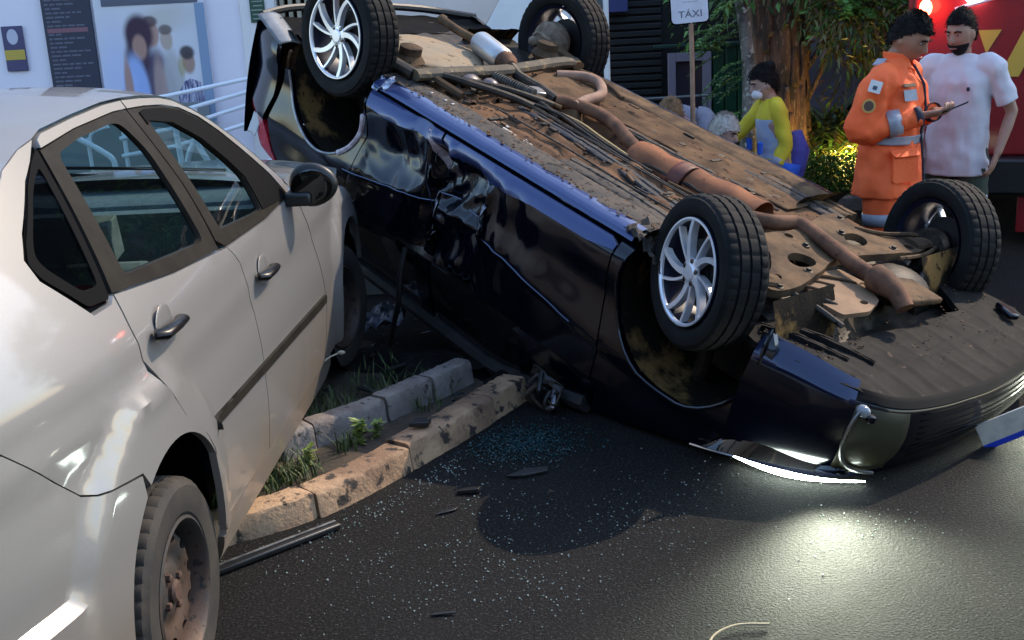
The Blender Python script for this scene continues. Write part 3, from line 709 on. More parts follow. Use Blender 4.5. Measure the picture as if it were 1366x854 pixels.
for side in (1, -1):
    fr_ = .015 if side == 1 else .035
    dside('rear_door', [(-1.0, .352), (-.418, .352), (-.412, .60), (-.375, .95), (-.38, 1.0), (-1.06, 1.0), (-1.06, .86), (-1.01, .80), (-.985, .70), (-.955, .60), (-.95, .5), (-.975, .42)], side=side, res=fr_)
    dside('front_door', [(-.408, .352), (.70, .352), (.745, .375), (.745, .52), (.765, .66), (.80, .80), (.80, 1.0), (-.37, 1.0), (-.367, .95), (-.402, .60)], side=side, res=fr_)
    dside('door_skirt', [(-.99, .354), (-.42, .354), (-.415, .43), (-.60, .418), (-.78, .44), (-.97, .425)], navy_sky, side=side, off=.004, fl=.006, res=.022)
    dside('door_skirt', [(-.404, .354), (.70, .354), (.743, .376), (.743, .395), (.60, .415), (.25, .418), (-.05, .45), (-.398, .43)], navy_sky, side=side, off=.004, fl=.006, res=.022)
    dside('front_fender', [(.753, .352)]+[p for p in arc(FAc[0], FAc[1], .375, 199, -20, 32)]+[(1.60, .40), (1.60, .90), (1.35, .985), (1.10, 1.07), (.95, 1.13), (.81, 1.18), (.808, 1.0), (.808, .80), (.773, .66), (.753, .52)], side=side, res=.035)
    qpoly = [(-1.004, .40), (-.958, .50), (-.962, .60), (-.992, .70), (-1.018, .80), (-1.068, .86), (-1.068, 1.0), (-1.30, 1.08), (-1.55, 1.14), (-1.70, 1.06), (-1.80, .88), (-1.74, .69), (-1.70, .50)]+arc(RAc[0], RAc[1], .335, 176, -12, 26)
    dside('rear_quarter', qpoly, side=side, res=.03)
    dside('tail_light', [(-2.03, .80), (-1.97, .90), (-1.86, 1.02), (-1.70, 1.065), (-1.715, 1.03), (-1.79, .93), (-1.86, .86)], red_lens, side=side, off=.008, fl=.03, res=.03)
    dside('rear_bumper_side', [(-2.06, .37), (-1.96, .31), (-1.78, .40), (-1.755, .52), (-1.77, .69), (-1.83, .85), (-1.87, .85), (-2.02, .79), (-2.07, .58)], navy, side=side, off=.012, res=.03)
    # glass, pillars and roof side behind the crushed greenhouse
    GW = lambda x, z: .805-.13*(min(1.3, max(0, z-1.0)/.35))**1.3
    def gtop(x): return min(1.40, gz(x, .72)-.03)
    xs = [(-1.04, -.44), (-.34, .34)]
    for a, b in xs:
        P = [(a, 1.004), (b, 1.004), (b+.03, min(1.33, gtop(b)-.02)), (lerp(a, b, .5), min(1.33, gtop(lerp(a, b, .5))-.02)), (a+.03, min(1.33, gtop(a)-.02))]
        dside('side_window', P, gloss_black, side=side, fl=.01, res=.06, fn=GW)
    for a, b, nm in ((-.44, -.34, 'door_pillar'), (.34, .82, 'door_pillar'), (-1.32, -1.04, 'door_pillar')):
        P = [(a, 1.004), (b, 1.004), (b, gtop(b)-.02), (a, gtop(a)-.02)]
        dside('door_pillar', P, navy, side=side, off=.012, fl=.02, res=.06, fn=GW)
    rr = MB()
    pth = [(x, side*(GW(x, gtop(x))+.02), gtop(x)-.02) for x in [-1.5+.1*i for i in range(24)] if x < .82]
    rr.tube(pth, .042, 8); rr.build('roof_rail', mat('roof_trim_grey', (.035, .035, .036), .5, c2=(.02, .02, .021), sc=12) if 'roof_trim_grey' not in MATS else MATS['roof_trim_grey'], DC)
# sills: blue outer lip, then the grey under-sealed strip
def sill(u, v, side=1):
    x = lerp(-1.0, .80, u)
    w1 = .004*nz(x*8, 2)+.012*exp(-((x+.93)/.07)**2)
    pr = [(.772, .344), (.800, .333), (.793, .318), (.772, .303), (.745, .292), (.715, .287)]
    k = v*(len(pr)-1); i = min(int(k), len(pr)-2); t = k-i
    y, z = lerp(pr[i][0], pr[i+1][0], t), lerp(pr[i][1], pr[i+1][1], t)
    return (x, side*y, z+w1*(1 if v > .2 else .3))
def strip(u, v, side=1):
    x = lerp(-1.02, .83, u); e = .006*nz(x*7, v*3, 1)
    pr = [(.722, .289), (.66, .280), (.60, .281), (.575, .286), (.555, .300), (.55, .330)]
    k = v*(len(pr)-1); i = min(int(k), len(pr)-2); t = k-i
    return (x, side*(lerp(pr[i][0], pr[i+1][0], t)+.008*nz(x*5, v*2, 7)), lerp(pr[i][1], pr[i+1][1], t)+e)
for side in (1, -1):
    MB().grid(lambda u, v: sill(u, v, side), 60, 15).build('sill_panel', navy_sky, DC, sharp=70)
    MB().grid(lambda u, v: strip(u, v, side), 70, 15).build('sill_strip', underseal if side == 1 else tan_metal, DC, sharp=50)
for i in range(5):
    x = -.72+i*.05
    if i in (0, 2, 3):
        b = MB(); b.box((x, .655-.004*i, .277), (.014, .022, .007)); b.build('jacking_tab', grey_metal, DC, bevel=.002)
b = MB(); b.grid(lambda u, v: (lerp(.74, .98, u), lerp(.52, .80, v), .295+.035*nz(u*6, v*6, 3)+.03*nz(u*14, v*12, 6)+.10*u*u), 20, 20); b.build('crumpled_bracket', underseal, DC, sharp=15, solid=.003)
# floor pan with pressed ribs and mud
def floor(u, v):
    x = lerp(-1.0, 1.15, u); y = lerp(-.56, .56, v)
    z = .308+.010*nz(x*4, y*5)+.007*nz(x*11, y*12, 4)
    z += .09*exp(-(y/.10)**4)                                  # tunnel
    if .13 < abs(y) < .54: z += .010*sin(y*60)*sst(-.5, -.3, x)*(1-sst(.6, .8, x))
    z -= .014*max(0, nz(x*6, y*3, 9))*2
    return (x, y, z)
MB().grid(floor, 120, 70).build('floor_pan', mud, DC, sharp=60)
b = MB(); b.grid(lambda u, v: (lerp(-.60, .86, u), lerp(-.25, -.57, v), .297+.008*nz(u*9, v*5)+.003*nz(u*22, v*14)), 60, 18); b.build('floor_plate', mud2, DC, sharp=50, solid=.004)
def rail(path, w, h, m, name, wob=.004):
    P = spl(path, 8); mb = MB(); n = len(P); vs = []
    for i, p in enumerate(P):
        d = (P[min(i+1, n-1)]-P[max(i-1, 0)]).normalized(); s = Vector((0, 0, 1)).cross(d).normalized()
        for a, c in ((-.5, h), (-.5, .006), (-.42, 0), (-.12, 0), (-.08, .006), (.08, .006), (.12, 0), (.42, 0), (.5, .006), (.5, h)):
            vs.append(p+s*a*w+Vector((0, 0, c+wob*nz(i*.9, a*4, w*9))))
    K = 10; fs = [(i*K+k, (i+1)*K+k, (i+1)*K+k+1, i*K+k+1) for i in range(n-1) for k in range(K-1)]
    fs += [tuple(range(K)), tuple((n-1)*K+k for k in range(K))[::-1]]
    return mb.add(vs, fs).build(name, m, DC, sharp=40)
rail([(-.52, .20, .292), (-.20, .215, .292), (.07, .245, .290), (.40, .30, .290), (.74, .37, .288)], .085, .05, darkrail, 'chassis_rail')
rail([(.10, .49, .292), (.40, .49, .288), (.70, .52, .287), (.98, .55, .292)], .12, .05, underseal, 'chassis_rail')
rail([(-.5, -.20, .300), (-.1, -.20, .296), (.3, -.20, .294), (.62, -.24, .294)], .085, .05, underseal, 'chassis_rail')
rail([(.28, -.50, .300), (.55, -.50, .292), (.80, -.49, .290), (1.02, -.47, .290)], .11, .05, underseal, 'chassis_rail')
rail([(-.6, -.63, .305), (0, -.63, .303), (.5, -.63, .302), (1.0, -.62, .302)], .10, .04, tan_metal, 'chassis_rail')
R2 = random.Random(11)
clods = MB()
for i in range(520):
    x = R2.uniform(-.98, 1.1); y = R2.uniform(-.54, .56); r = R2.uniform(.002, .008)*(1.6 if R2.random() < .08 else 1)
    clods.ell((x, y, floor((x+1)/2.15, (y+.56)/1.12)[2]-.002), (r*R2.uniform(.8, 1.8), r*R2.uniform(.8, 1.6), r*.55), 6, 4)
for i in range(260):
    x = R2.uniform(-1.0, .82); y = R2.uniform(.58, .74); r = R2.uniform(.002, .008)
    clods.ell((x, y, .283), (r*R2.uniform(.8, 2), r, r*.5), 5, 3)
clods.build('mud_clods', mud, DC, kind='stuff')
cl = MB()
for i in range(160):
    x = R2.choice([-.25, .42, .8, -.2])+R2.gauss(0, .10); y = .53+R2.gauss(0, .025); r = R2.uniform(.004, .014)
    cl.ell((x, y, .315+R2.gauss(0, .006)), (r*1.7, r, r*.5), 5, 4)
cl.build('salt_crust', mat('pale_crust', (.55, .50, .44), .9, c2=(.36, .30, .24), sc=50), DC, kind='stuff')
for i, (x, y, rz) in enumerate(((.02, .33, .2), (-.30, .27, .1), (.38, .36, .5))):
    b = MB(); b.box((x, y, .281), (.085, .014, .012), Matrix.Rotation(rz, 3, 'Z')); b.build('rail_clip', tan_metal, DC, bevel=.002)
for i in range(46):
    x = R2.uniform(-.45, 1.0); y = R2.uniform(.13, .54) if i > 5 else R2.uniform(-.55, -.14); a = R2.choice([0, 0, 1.57, R2.uniform(0, pi)])
    z_ = floor((x+1)/2.15, (y+.56)/1.12)[2] if y > 0 else .297
    b = MB(); b.box((x, y, z_-.004), (R2.uniform(.02, .09), R2.uniform(.008, .022), R2.uniform(.006, .014)), Matrix.Rotation(a, 3, 'Z')); b.build('floor_bracket', R2.choice([oily, tan_metal, underseal]), DC, bevel=.002)
for i in range(22):
    x = R2.uniform(-.45, 1.0); y = R2.choice([R2.uniform(.13, .54), R2.uniform(-.55, -.14)])
    z_ = floor((x+1)/2.15, (y+.56)/1.12)[2] if y > 0 else .297
    b = MB(); r_ = R2.uniform(.010, .022); b.lathe([(r_, z_+.006), (r_, z_-.003), (r_*.7, z_-.004), (0, z_-.002)], 12, Matrix.Translation((x, y, 0))); b.build('floor_plug', oily, DC, sharp=30)
for y0, y1, r_ in ((.155, .21, .005), (.17, .225, .004), (-.135, -.16, .006), (-.15, -.175, .004), (.40, .44, .005)):
    b = MB(); b.tube(spl([(-.5+.17*i, lerp(y0, y1, i/8)+.006*nz(i*1.3, y0*30), .286+.006*nz(i*1.1, y0*9, 4)) for i in range(9)], 4), r_, 6); b.build('fuel_line', R2.choice([oily, underseal]), DC)
# exhaust: heat shield, mid pipe, front pipe with its bulb, muffler and tail pipe
def hs(u, v):
    x = lerp(.13, .86, u); a = lerp(-.15*pi, 1.15*pi, v); r = .098+.006*sin(u*19)+.004*nz(u*8, v*6)
    cy = .02+lerp(0, -.06, u)
    if .37 < u < .47 and v < .62: r -= .020*sst(.37, .39, u)*(1-sst(.45, .47, u))
    return (x, cy+r*cos(a), .315-r*.85*sin(a))
MB().grid(hs, 44, 18).build('heat_shield', heat, DC, sharp=40, solid=.003)
b = MB(); b.grid(lambda u, v: (lerp(.395, .475, u), .015+.102*cos(lerp(0, pi*.75, v)), .315-.090*sin(lerp(0, pi*.75, v))), 4, 12); b.build('shield_clamp', mat('dark_rust', (.13, .03, .018), .6, .2, c2=(.08, .03, .02), sc=15), DC, solid=.004)
for y in (-.086, .105):
    b = MB(); b.tube([(.16+.07*i, y-.005*i, .293+.006*sin(i*2.1)) for i in range(10)], [.007+.004*(i % 2) for i in range(10)], 6); b.build('shield_flange', oily, DC)
b = MB(); b.tube(spl([(-.50, -.02, .27), (-.40, -.085, .262), (-.25, -.10, .255), (-.10, -.06, .255), (.02, -.01, .265), (.16, .03, .285)], 6), [.034]*31, 12); b.build('exhaust_pipe', pipe_m, DC)
b = MB(); pp = spl([(.86, .14, .275), (1.0, .10, .245), (1.06, .00, .235), (1.14, .005, .233), (1.30, .05, .237), (1.46, .095, .240), (1.53, .10, .242)], 8)
b.tube(pp, .034, 14); fp_ = b.build('exhaust_front_pipe', pipe_m, DC)
b = MB(); b.tube(spl([(1.51, .10, .242), (1.55, .10, .243), (1.60, .105, .246), (1.66, .115, .255), (1.72, .13, .29)], 6), [.036, .042, .05, .056, .058, .058, .058, .058, .058, .058, .056, .054, .052, .05, .048, .046, .044, .042, .04, .04, .04, .04, .04, .04, .04][:25], 16); b.build('exhaust_bulb', pipe_m, fp_)
b = MB(); d = Vector((.33, .09, 0)).normalized(); c0 = Vector((-1.25, -.115, .215))
b.tube([c0, c0+d*.012, c0+d*.03, c0+d*.30, c0+d*.318, c0+d*.33], [.035, .058, .066, .066, .058, .035], 24); mf = b.build('muffler', silver_muf, DC, sharp=30)
b = MB(); b.tube([c0+d*.325, c0+d*.37, c0+d*.40], [.060, .055, .03], 18); b.build('muffler_end', pipe_m, mf)
b = MB(); b.tube(spl([(-1.60, -.13, .205), (-1.53, -.115, .205), (-1.40, -.10, .21), (-1.25, -.115, .215)], 5), [.030, .030, .028, .026, .024, .024, .024, .024, .024, .024, .024, .024, .024, .024, .024, .024], 12, cap=False); b.build('tail_pipe', tan_metal, mf)
b = MB(); b.tube([c0+d*.38, Vector((-.80, -.02, .25)), Vector((-.62, -.03, .26)), Vector((-.5, -.02, .27))], .03, 10); b.build('link_pipe', oily, mf)
# rear underside: spare well, tank, axle, hoses
def rearfloor(u, v):
    x = lerp(-2.02, -.55, u); y = lerp(-.78, .60, v)
    z = .355+.012*nz(x*6, y*6)+.006*nz(x*17, y*15)
    return (x, y, z)
MB().grid(rearfloor, 50, 40).build('rear_floor', oily, DC)
def well(u, v):
    r = .30*u; a = 2*pi*v
    e = 1.0+.06*cos(4*a)
    z = interp([(0, .262), (.10, .262), (.2, .268), (.26, .275), (.285, .29), (.30, .35)], r)+.006*nz(cos(a)*r*12, sin(a)*r*12)
    return (-1.27+r*e*cos(a)*1.05, .17+r*e*sin(a), z)
MB().grid(well, 16, 40).build('spare_wheel_well', tank_m, DC, sharp=50)
def tankf(u, v):
    x = lerp(-.90, -.40, u); y = lerp(-.46, -.02, v); e = min(u, 1-u, v, 1-v)
    return (x+.16*(v-.5), y, .262+.06*(1-sst(0, .12, e))+.008*sin(u*14)*sin(v*9)+.006*nz(u*7, v*7))
MB().grid(tankf, 26, 24).build('fuel_tank', mud2, DC, sharp=50)
b = MB(); b.tube(spl([(-.82, -.34, .262), (-.72, -.45, .238), (-.60, -.45, .232), (-.46, -.32, .236), (-.42, -.16, .245), (-.40, -.06, .262)], 6), .028, 12); b.build('filler_hose', mat('dusty_hose', (.30, .17, .115), .8, c2=(.20, .12, .08), sc=14, bump=.15), DC)
b = MB(); b.tube(spl([(-.88, .64, .245), (-.86, .35, .235), (-.85, .04, .232), (-.93, -.43, .235), (-.95, -.62, .245)], 6), [(.045, .03)]*25, 10); ax = b.build('rear_axle', mat('muddy_axle', (.075, .055, .03), .75, c2=(.035, .028, .02), sc=12, c3=(.16, .11, .05), sc3=20, bump=.3), DC)
for y0, x1 in ((.62, -1.31), (-.60, -1.228)):
    sg = 1 if y0 > 0 else -1
    b = MB(); b.tube([(-.90, y0, .25), (-1.1, y0+.03*sg, .235), (x1, y0+.05*sg, .20)], [(.04, .028)]*3, 10); b.build('trailing_arm', oily if sg > 0 else tan_metal, ax)
    b = MB(); b.lathe([(.075, .0), (.085, .02), (.06, .05), (.06, .09), (.03, .10), (0, .10)], 20, Matrix.Translation((-1.08, y0-.10*sg, .26)) @ Matrix.Rotation(pi, 4, 'X')); b.build('spring_seat', tan_metal, ax)
    b = MB()
    hel = [(-1.08+.052*cos(i*.5), y0-.10*sg+.052*sin(i*.5), .255+.0035*i) for i in range(44)]; b.tube(hel, .007, 6); b.build('coil_spring', oily, ax)
b = MB(); b.lathe([(0, -.06), (.105, -.06), (.12, -.03), (.12, .03), (.09, .05), (0, .05)], 28, axis_y((-1.228, -.68, .224))); b.ell((-1.21, -.62, .215), (.05, .05, .05), 10, 8); b.ell((-1.28, -.60, .235), (.04, .04, .035), 8, 6); b.tube(spl([(-1.30, -.60, .20), (-1.22, -.57, .165), (-1.10, -.56, .20), (-1.0, -.5, .25)], 4), .009, 6)
b.build('brake_drum', mat('muddy_drum', (.24, .18, .125), .8, c2=(.13, .09, .06), sc=18, bump=.3), DC, sharp=40)
# lump of muddy links, hoses and brackets ahead of the rear axle
hoses = [
    ([(-1.0, .60, .27), (-.86, .50, .24), (-.72, .42, .235), (-.55, .28, .25), (-.45, .20, .27)], .020, oily),
    ([(-.98, .48, .29), (-.80, .36, .255), (-.62, .20, .25), (-.45, .05, .27)], .016, oily),
    ([(-.93, .36, .30), (-.75, .22, .265), (-.60, .10, .26), (-.42, .02, .275)], .012, tan_metal),
    ([(-1.05, .66, .26), (-.95, .55, .25), (-.80, .53, .26), (-.66, .50, .28)], .022, tan_metal),
    ([(-.85, .25, .29), (-.7, .12, .27), (-.52, .10, .27), (-.33, .12, .29)], .014, oily),
    ([(-.55, .16, .28), (-.35, .12, .272), (-.15, .15, .276), (.05, .17, .285), (.3, .19, .29)], .008, oily),
    ([(-.55, .13, .285), (-.33, .09, .276), (-.12, .12, .28), (.10, .14, .287), (.34, .15, .29)], .008, oily),
    ([(-.50, .10, .285), (-.25, .07, .276), (-.05, .10, .28), (.15, .12, .288)], .006, mat('yellow_cable', (.45, .30, .12), .6)),
    ([(.45, .16, .29), (.62, .17, .28), (.80, .2, .28)], .007, tan_metal),
]
for path, r, m in hoses:
    b = MB(); b.tube(spl(path, 6), r, 8); b.build('hose', m, DC)
b = MB()
for i in range(34):
    t = i/33; p = Vector((-.80, .16, .243)).lerp(Vector((-.56, .10, .252)), t); b.tube([p, p+Vector((.0045, -.001, 0))], .026+.005*(i % 2), 12)
b.build('corrugated_hose', mat('ribbed_hose', (.10, .085, .065), .6, c2=(.04, .035, .03), sc=30), DC)
b = MB(); b.ell((-.84, .32, .262), (.10, .07, .035), 14, 8, fn=lambda v: v*(1+.15*nz(v.x*20, v.y*20))); b.build('fuel_filter', mat('dark_blue_canister', (.025, .025, .05), .4, c2=(.1, .08, .06), sc=20), DC)
b = MB(); b.ell((-.73, .25, .256), (.05, .045, .03), 12, 8); b.build('valve_box', mat('dark_purple_plastic', (.05, .045, .09), .4, c2=(.12, .09, .07), sc=25), DC)
b = MB(); b.box((-.60, .03, .258), (.10, .07, .03), Matrix.Rotation(.4, 3, 'Z')); b.build('bracket', grey_metal, DC, bevel=.006)
b = MB(); b.grid(lambda u, v: (lerp(-1.02, -.60, u), lerp(.56, .16, v), .300+.025*nz(u*7, v*7)+.03*nz(u*16, v*15, 3)), 40, 34); b.build('muddy_linkage_cover', mud, DC, sharp=30)
for i in range(26):
    x = R2.uniform(-1.0, -.5); y = R2.uniform(.05, .58); L = R2.uniform(.04, .12); a = R2.uniform(0, pi)
    b = MB(); b.box((x, y, .275+R2.uniform(-.02, .015)), (L, R2.uniform(.010, .03), R2.uniform(.006, .02)), Euler((R2.uniform(-.4, .4), R2.uniform(-.4, .4), a)).to_matrix()); b.build('bracket', R2.choice([oily, tan_metal, underseal, oily]), DC, bevel=.003)
b = MB(); b.box((-.70, -.66, .325), (.34, .20, .025), Matrix.Rotation(.1, 3, 'Z')); b.build('side_plate', oily, DC, bevel=.01)
b = MB(); b.tube(spl([(-.92, -.62, .28), (-.78, -.60, .27), (-.62, -.60, .28), (-.5, -.56, .29)], 5), .016, 8); b.tube(spl([(-.85, -.50, .27), (-.74, -.66, .285), (-.60, -.66, .29)], 5), .012, 8); b.build('brake_line', tan_metal, DC)
# front underside: subframe, arms, shafts, gearbox, covers
b = MB(); b.grid(lambda u, v: (lerp(.95, 2.0, u), lerp(-.62, .62, v), .40+.10*sst(.4, .6, u)+.03*nz(u*5, v*5)+.02*nz(u*15, v*15)), 40, 40); b.build('engine_bay_floor', oily, DC)
def sfz(x, y): return .258+.02*sst(.25, .6, abs(y))+.012*sin((x-1.2)*16)*(1-sst(.2, .5, abs(y)))+.004*nz(x*14, y*14)
sfp = [(1.00, -.47), (1.10, -.41), (1.20, -.37), (1.29, -.55), (1.31, -.66), (1.40, -.66), (1.43, -.50), (1.41, -.27), (1.34, -.08), (1.33, .10), (1.39, .27), (1.43, .48), (1.41, .64), (1.32, .64), (1.28, .48), (1.17, .34), (1.06, .40), (.98, .34), (1.06, .24), (1.09, .08), (1.06, -.12), (1.0, -.32)]
hol = lambda x, y, a, b_: [(x+a*cos(2*pi*i/14), y+b_*sin(2*pi*i/14)) for i in range(14)]
panel_mb(rnd(sfp, .05), lambda x, y: (x, y, sfz(x, y)), [hol(1.375, -.50, .022, .030), hol(1.365, -.60, .016, .022), hol(1.28, .26, .055, .08), hol(1.24, -.24, .05, .07), hol(1.33, .52, .022, .03), hol(1.12, .14, .02, .025)], res=.028, flange=(0, 0, .035)).build('subframe', tan_metal, DC, sharp=45)
for x, y in ((1.06, -.38), (1.05, .32), (1.18, -.20), (1.20, .12), (1.36, .33), (1.37, -.36), (1.30, -.02), (1.39, .58), (1.36, -.63)):
    b = MB(); z_ = sfz(x, y); b.lathe([(.022, z_-.001), (.021, z_-.004), (.012, z_-.005), (.011, z_-.014), (0, z_-.015)], 10, Matrix.Translation((x, y, 0))); b.build('bolt', oily, DC, sharp=30)
b = MB(); b.tube(spl([(1.16, -.36, .262), (1.26, -.46, .258), (1.30, -.60, .26), (1.33, -.68, .266)], 6), .010, 6); b.tube(spl([(1.44, -.30, .27), (1.46, -.48, .272), (1.43, -.66, .276)], 6), .010, 6); b.build('subframe_rim', tan_metal, DC)
for sg, hx in ((1, 1.18), (-1, 1.386)):
    b = MB(); b.tube([(1.36, .55*sg, .275), (1.30 if sg > 0 else 1.38, .66*sg, .275), (hx, .70*sg, .27)], [(.05, .02), (.04, .02), (.03, .02)], 10); b.build('control_arm', tan_metal, DC)
    b = MB(); b.tube([(1.30, .22*sg, .33), (hx, .70*sg, .31)], .020, 10); b.ell((lerp(1.3, hx, .75), .22*sg+.36*sg, .315), (.045, .06, .045), 12, 8); b.build('drive_shaft', oily, DC)
    b = MB(); b.lathe([(0, -.05), (.07, -.05), (.09, -.02), (.09, .04), (0, .04)], 20, axis_y((hx, .70*sg, .30))); b.build('wheel_hub', oily, DC)
    b = MB(); b.tube([(hx+.02, .62*sg, .34), (hx-.02, .56*sg, .62), (hx-.03, .52*sg, .9)], .035, 10); b.build('strut', oily, DC)
b = MB(); cvp = [(1.33, .36), (1.36, .06), (1.50, .06), (1.62, .16), (1.66, .30), (1.63, .46), (1.50, .46)]
panel_mb(rnd(cvp, .02), lambda x, y: (x, y, .300+.004*nz(x*8, y*8)), [hol(1.60, .25, .016, .022)], res=.03, flange=(0, 0, .02)).build('sump_cover', mat('tan_cover', (.24, .145, .078), .85, c2=(.17, .10, .055), sc=6, c3=(.16, .10, .06), sc3=22, bump=.15), DC, sharp=45)
b = MB(); b.tube(spl([(1.22, .54, .30), (1.36, .52, .305), (1.52, .50, .31), (1.66, .49, .33)], 5), (.012), 6); b.build('cover_edge', underseal, DC)
b = MB(); b.box((1.62, -.10, .305), (.20, .20, .03), Matrix.Rotation(.2, 3, 'Z')); b.build('sump_cover', tan_metal, DC, bevel=.01)
b = MB(); b.ell((1.50, -.22, .36), (.15, .16, .08), 16, 10); b.ell((1.22, -.02, .36), (.10, .12, .06), 14, 8); b.build('gearbox', oily, DC)
for i in range(22):
    x = R2.uniform(1.28, 1.56); y = R2.uniform(-.15, .5); a = R2.uniform(0, pi)
    b = MB(); b.box((x, y, .315+R2.uniform(-.02, .02)), (R2.uniform(.03, .09), R2.uniform(.01, .025), .012), Euler((R2.uniform(-.4, .4), R2.uniform(-.4, .4), a)).to_matrix()); b.build('bracket', R2.choice([oily, tan_metal, underseal]), DC, bevel=.002)
for pth in ([(1.30, .44, .30), (1.36, .38, .285), (1.40, .30, .30), (1.46, .26, .295)], [(1.28, .36, .31), (1.40, .22, .29), (1.48, .12, .30)], [(1.34, .47, .305), (1.44, .40, .29), (1.5, .36, .30)]):
    b = MB(); b.tube(spl(pth, 5), .007, 6); b.build('hose', tan_metal, DC)
# splash tray: sheet with raised pads
LIP = [(1.52, .835), (1.67, .815), (1.84, .79), (1.95, .745), (2.03, .66), (2.09, .50), (2.13, .25), (2.145, 0)]
LIPS = [Vector((a, b, 0)) for a, b in LIP]+[Vector((a, -b, 0)) for a, b in LIP[-2::-1]]
lipc = spl(LIPS, 5)
trp = [(p.x-.02, p.y*.985) for p in lipc]+[(1.48, -.80), (1.56, -.55), (1.74, -.40), (1.72, .02), (1.68, .50), (1.44, .60), (1.42, .80)]
def trz(x, y): return .392+.035*sst(1.75, 2.15, x)+.004*nz(x*6, y*6)+.02*sst(.7, .83, abs(y))
panel_mb(trp, lambda x, y: (x, y, trz(x, y)-.007*max(exp(-((((y+.06*x)*7.5) % 1-.5)/.10)**2)*sst(1.70, 1.74, x), exp(-((x-1.885-.05*y*y)/.010)**2), .6*exp(-((x-1.76+.10*y)/.010)**2))+.006*nz(x*9, y*9, 2)), res=.017, flange=(0, 0, .03)).build('splash_tray', tray_m, DC, sharp=50)
for pth in ([(1.46, .74, .375), (1.60, .66, .372), (1.78, .60, .382)], [(1.48, .64, .375), (1.66, .56, .37), (1.84, .50, .385)], [(1.5, .78, .372), (1.7, .735, .38), (1.86, .66, .40)]):
    rail(pth, .03, .03, tray_m, 'tray_rib')
b = MB()
for i in range(150):
    x = R2.uniform(1.44, 1.75); y = R2.uniform(.35, .78); r = R2.uniform(.0015, .004)
    b.ell((x, y, trz(x, y)-.006), (r*2, r*1.3, r), 5, 4)
for i in range(120):
    x = R2.uniform(1.5, 2.0); y = R2.uniform(-.8, .2); r = R2.uniform(.0012, .0035)
    b.ell((x, y, trz(x, y)-.012), (r*2, r*1.3, r), 5, 4)
b.build('tray_debris', mud2, DC, kind='stuff')
b = MB(); b.box((1.86, -.62, .375), (.12, .05, .03), Matrix.Rotation(.5, 3, 'Z')); b.build('blue_fragment', navy, DC, bevel=.01)
# bumper skin, grille, lamps
def bump(u, v, off=0., z0=None, z1=None):
    k = u*(len(lipc)-1); i = min(int(k), len(lipc)-2); p = lipc[i].lerp(lipc[i+1], k-i); d = (lipc[i+1]-lipc[i]).normalized(); n = Vector((-d.y, d.x, 0))
    if n.x < 0 and abs(p.y) < .7: n = -n
    if n.y*p.y < 0 and abs(p.y) > .3: n = -n
    zl = trz(p.x, p.y)-.004 if z0 is None else z0
    zt = gz(p.x, p.y)-.02 if z1 is None else z1
    z = lerp(zl, zt, v)
    q = p+n*(off+.035*sin(pi*min(1, v*1.15))-.03*max(0, v-.75)+(.0 if v > .06 else -.02*(1-v/.06)))
    return Vector((q.x, q.y, z))
MB().grid(lambda u, v: bump(u, v), 90, 22).build('front_bumper', navy, DC, sharp=50)
def band(u0, u1, v0, v1, off, m, name, nu=24, nv=6, parent=DC, **k):
    return MB().grid(lambda u, v: bump(lerp(u0, u1, u), lerp(v0, v1, v), off*sst(0, .12, min(u, 1-u, v, 1-v)+.02)), nu, nv).build(name, m, parent, **k)
band(.0, .20, -.08, .11, .006, navy_lip, 'bumper_corner_lip')
band(.24, .76, .03, .85, -.018, gloss_black, 'lower_grille', 40, 10)
band(.20, .80, -.03, .06, .006, mat('matt_black', (.006, .006, .006), .7, spec=.08), 'lower_lip', 50, 6)
olive_refl = mat('olive_reflection_panel', (.045, .042, .022), .38, coat=.3, bump=.03, bsc=400)  # olive tint stands for light reflected in the bumper corner
band(.205, .325, .10, .93, .006, olive_refl, 'fog_pod', 20, 14)
for i in range(9):
    band(.345, .66, .10+.085*i, .125+.085*i, .005, interior_dk, 'grille_slat', 30, 2)
bz = [(.222, .10), (.214, .16), (.206, .30), (.205, .50), (.215, .68), (.235, .80), (.265, .88), (.30, .94)]
b = MB(); b.tube(spl([bump(u, v, .018) for u, v in bz], 5), .008, 8); b.build('fog_bezel', mat('dim_chrome', (.22, .22, .22), .3, .9), DC)
b = MB(); b.ell(bump(.222, .13, .01), (.03, .02, .025), 12, 8); b.build('fog_lamp', clear_lens, DC)
b = MB(); b.box(bump(.238, .17, .012), (.05, .03, .03), Matrix.Rotation(.6, 3, 'Z')); b.build('loose_plug', navy, DC, bevel=.006)
dl = [Vector((1.60, .846, gz(1.60, .846)-.045)), Vector((1.70, .845, gz(1.70, .845)-.035)), Vector((1.80, .838, gz(1.80, .838)-.03)), Vector((1.90, .81, gz(1.9, .81)-.026)), Vector((1.99, .755, gz(1.99, .755)-.022)), Vector((2.06, .69, gz(2.06, .69)-.018))]
hl = MB(); hl.tube(spl(dl, 5), [.003, .004, .005, .006, .007, .008, .009, .010, .011, .012, .0125, .0125, .012, .0115, .011, .010, .009, .008, .007, .006, .0055, .005, .0045, .004, .0035, .003], 8); hl.build('daytime_lamp', led, DC)
b = MB(); b.tube(spl([Vector((1.40, .850, gz(1.40, .85)-.045)), Vector((1.50, .852, gz(1.5, .85)-.045)), dl[0]], 5), .006, 6); b.build('lamp_trim', chrome, DC)
b = MB(); b.grid(lambda u, v: Vector((lerp(1.45, 2.0, u), lerp(.86, .74, u**2)-.03*v, gz(lerp(1.45, 2.0, u), .8)-.05-.13*v*sin(pi*u))), 20, 6); b.build('headlamp', gloss_black, DC)
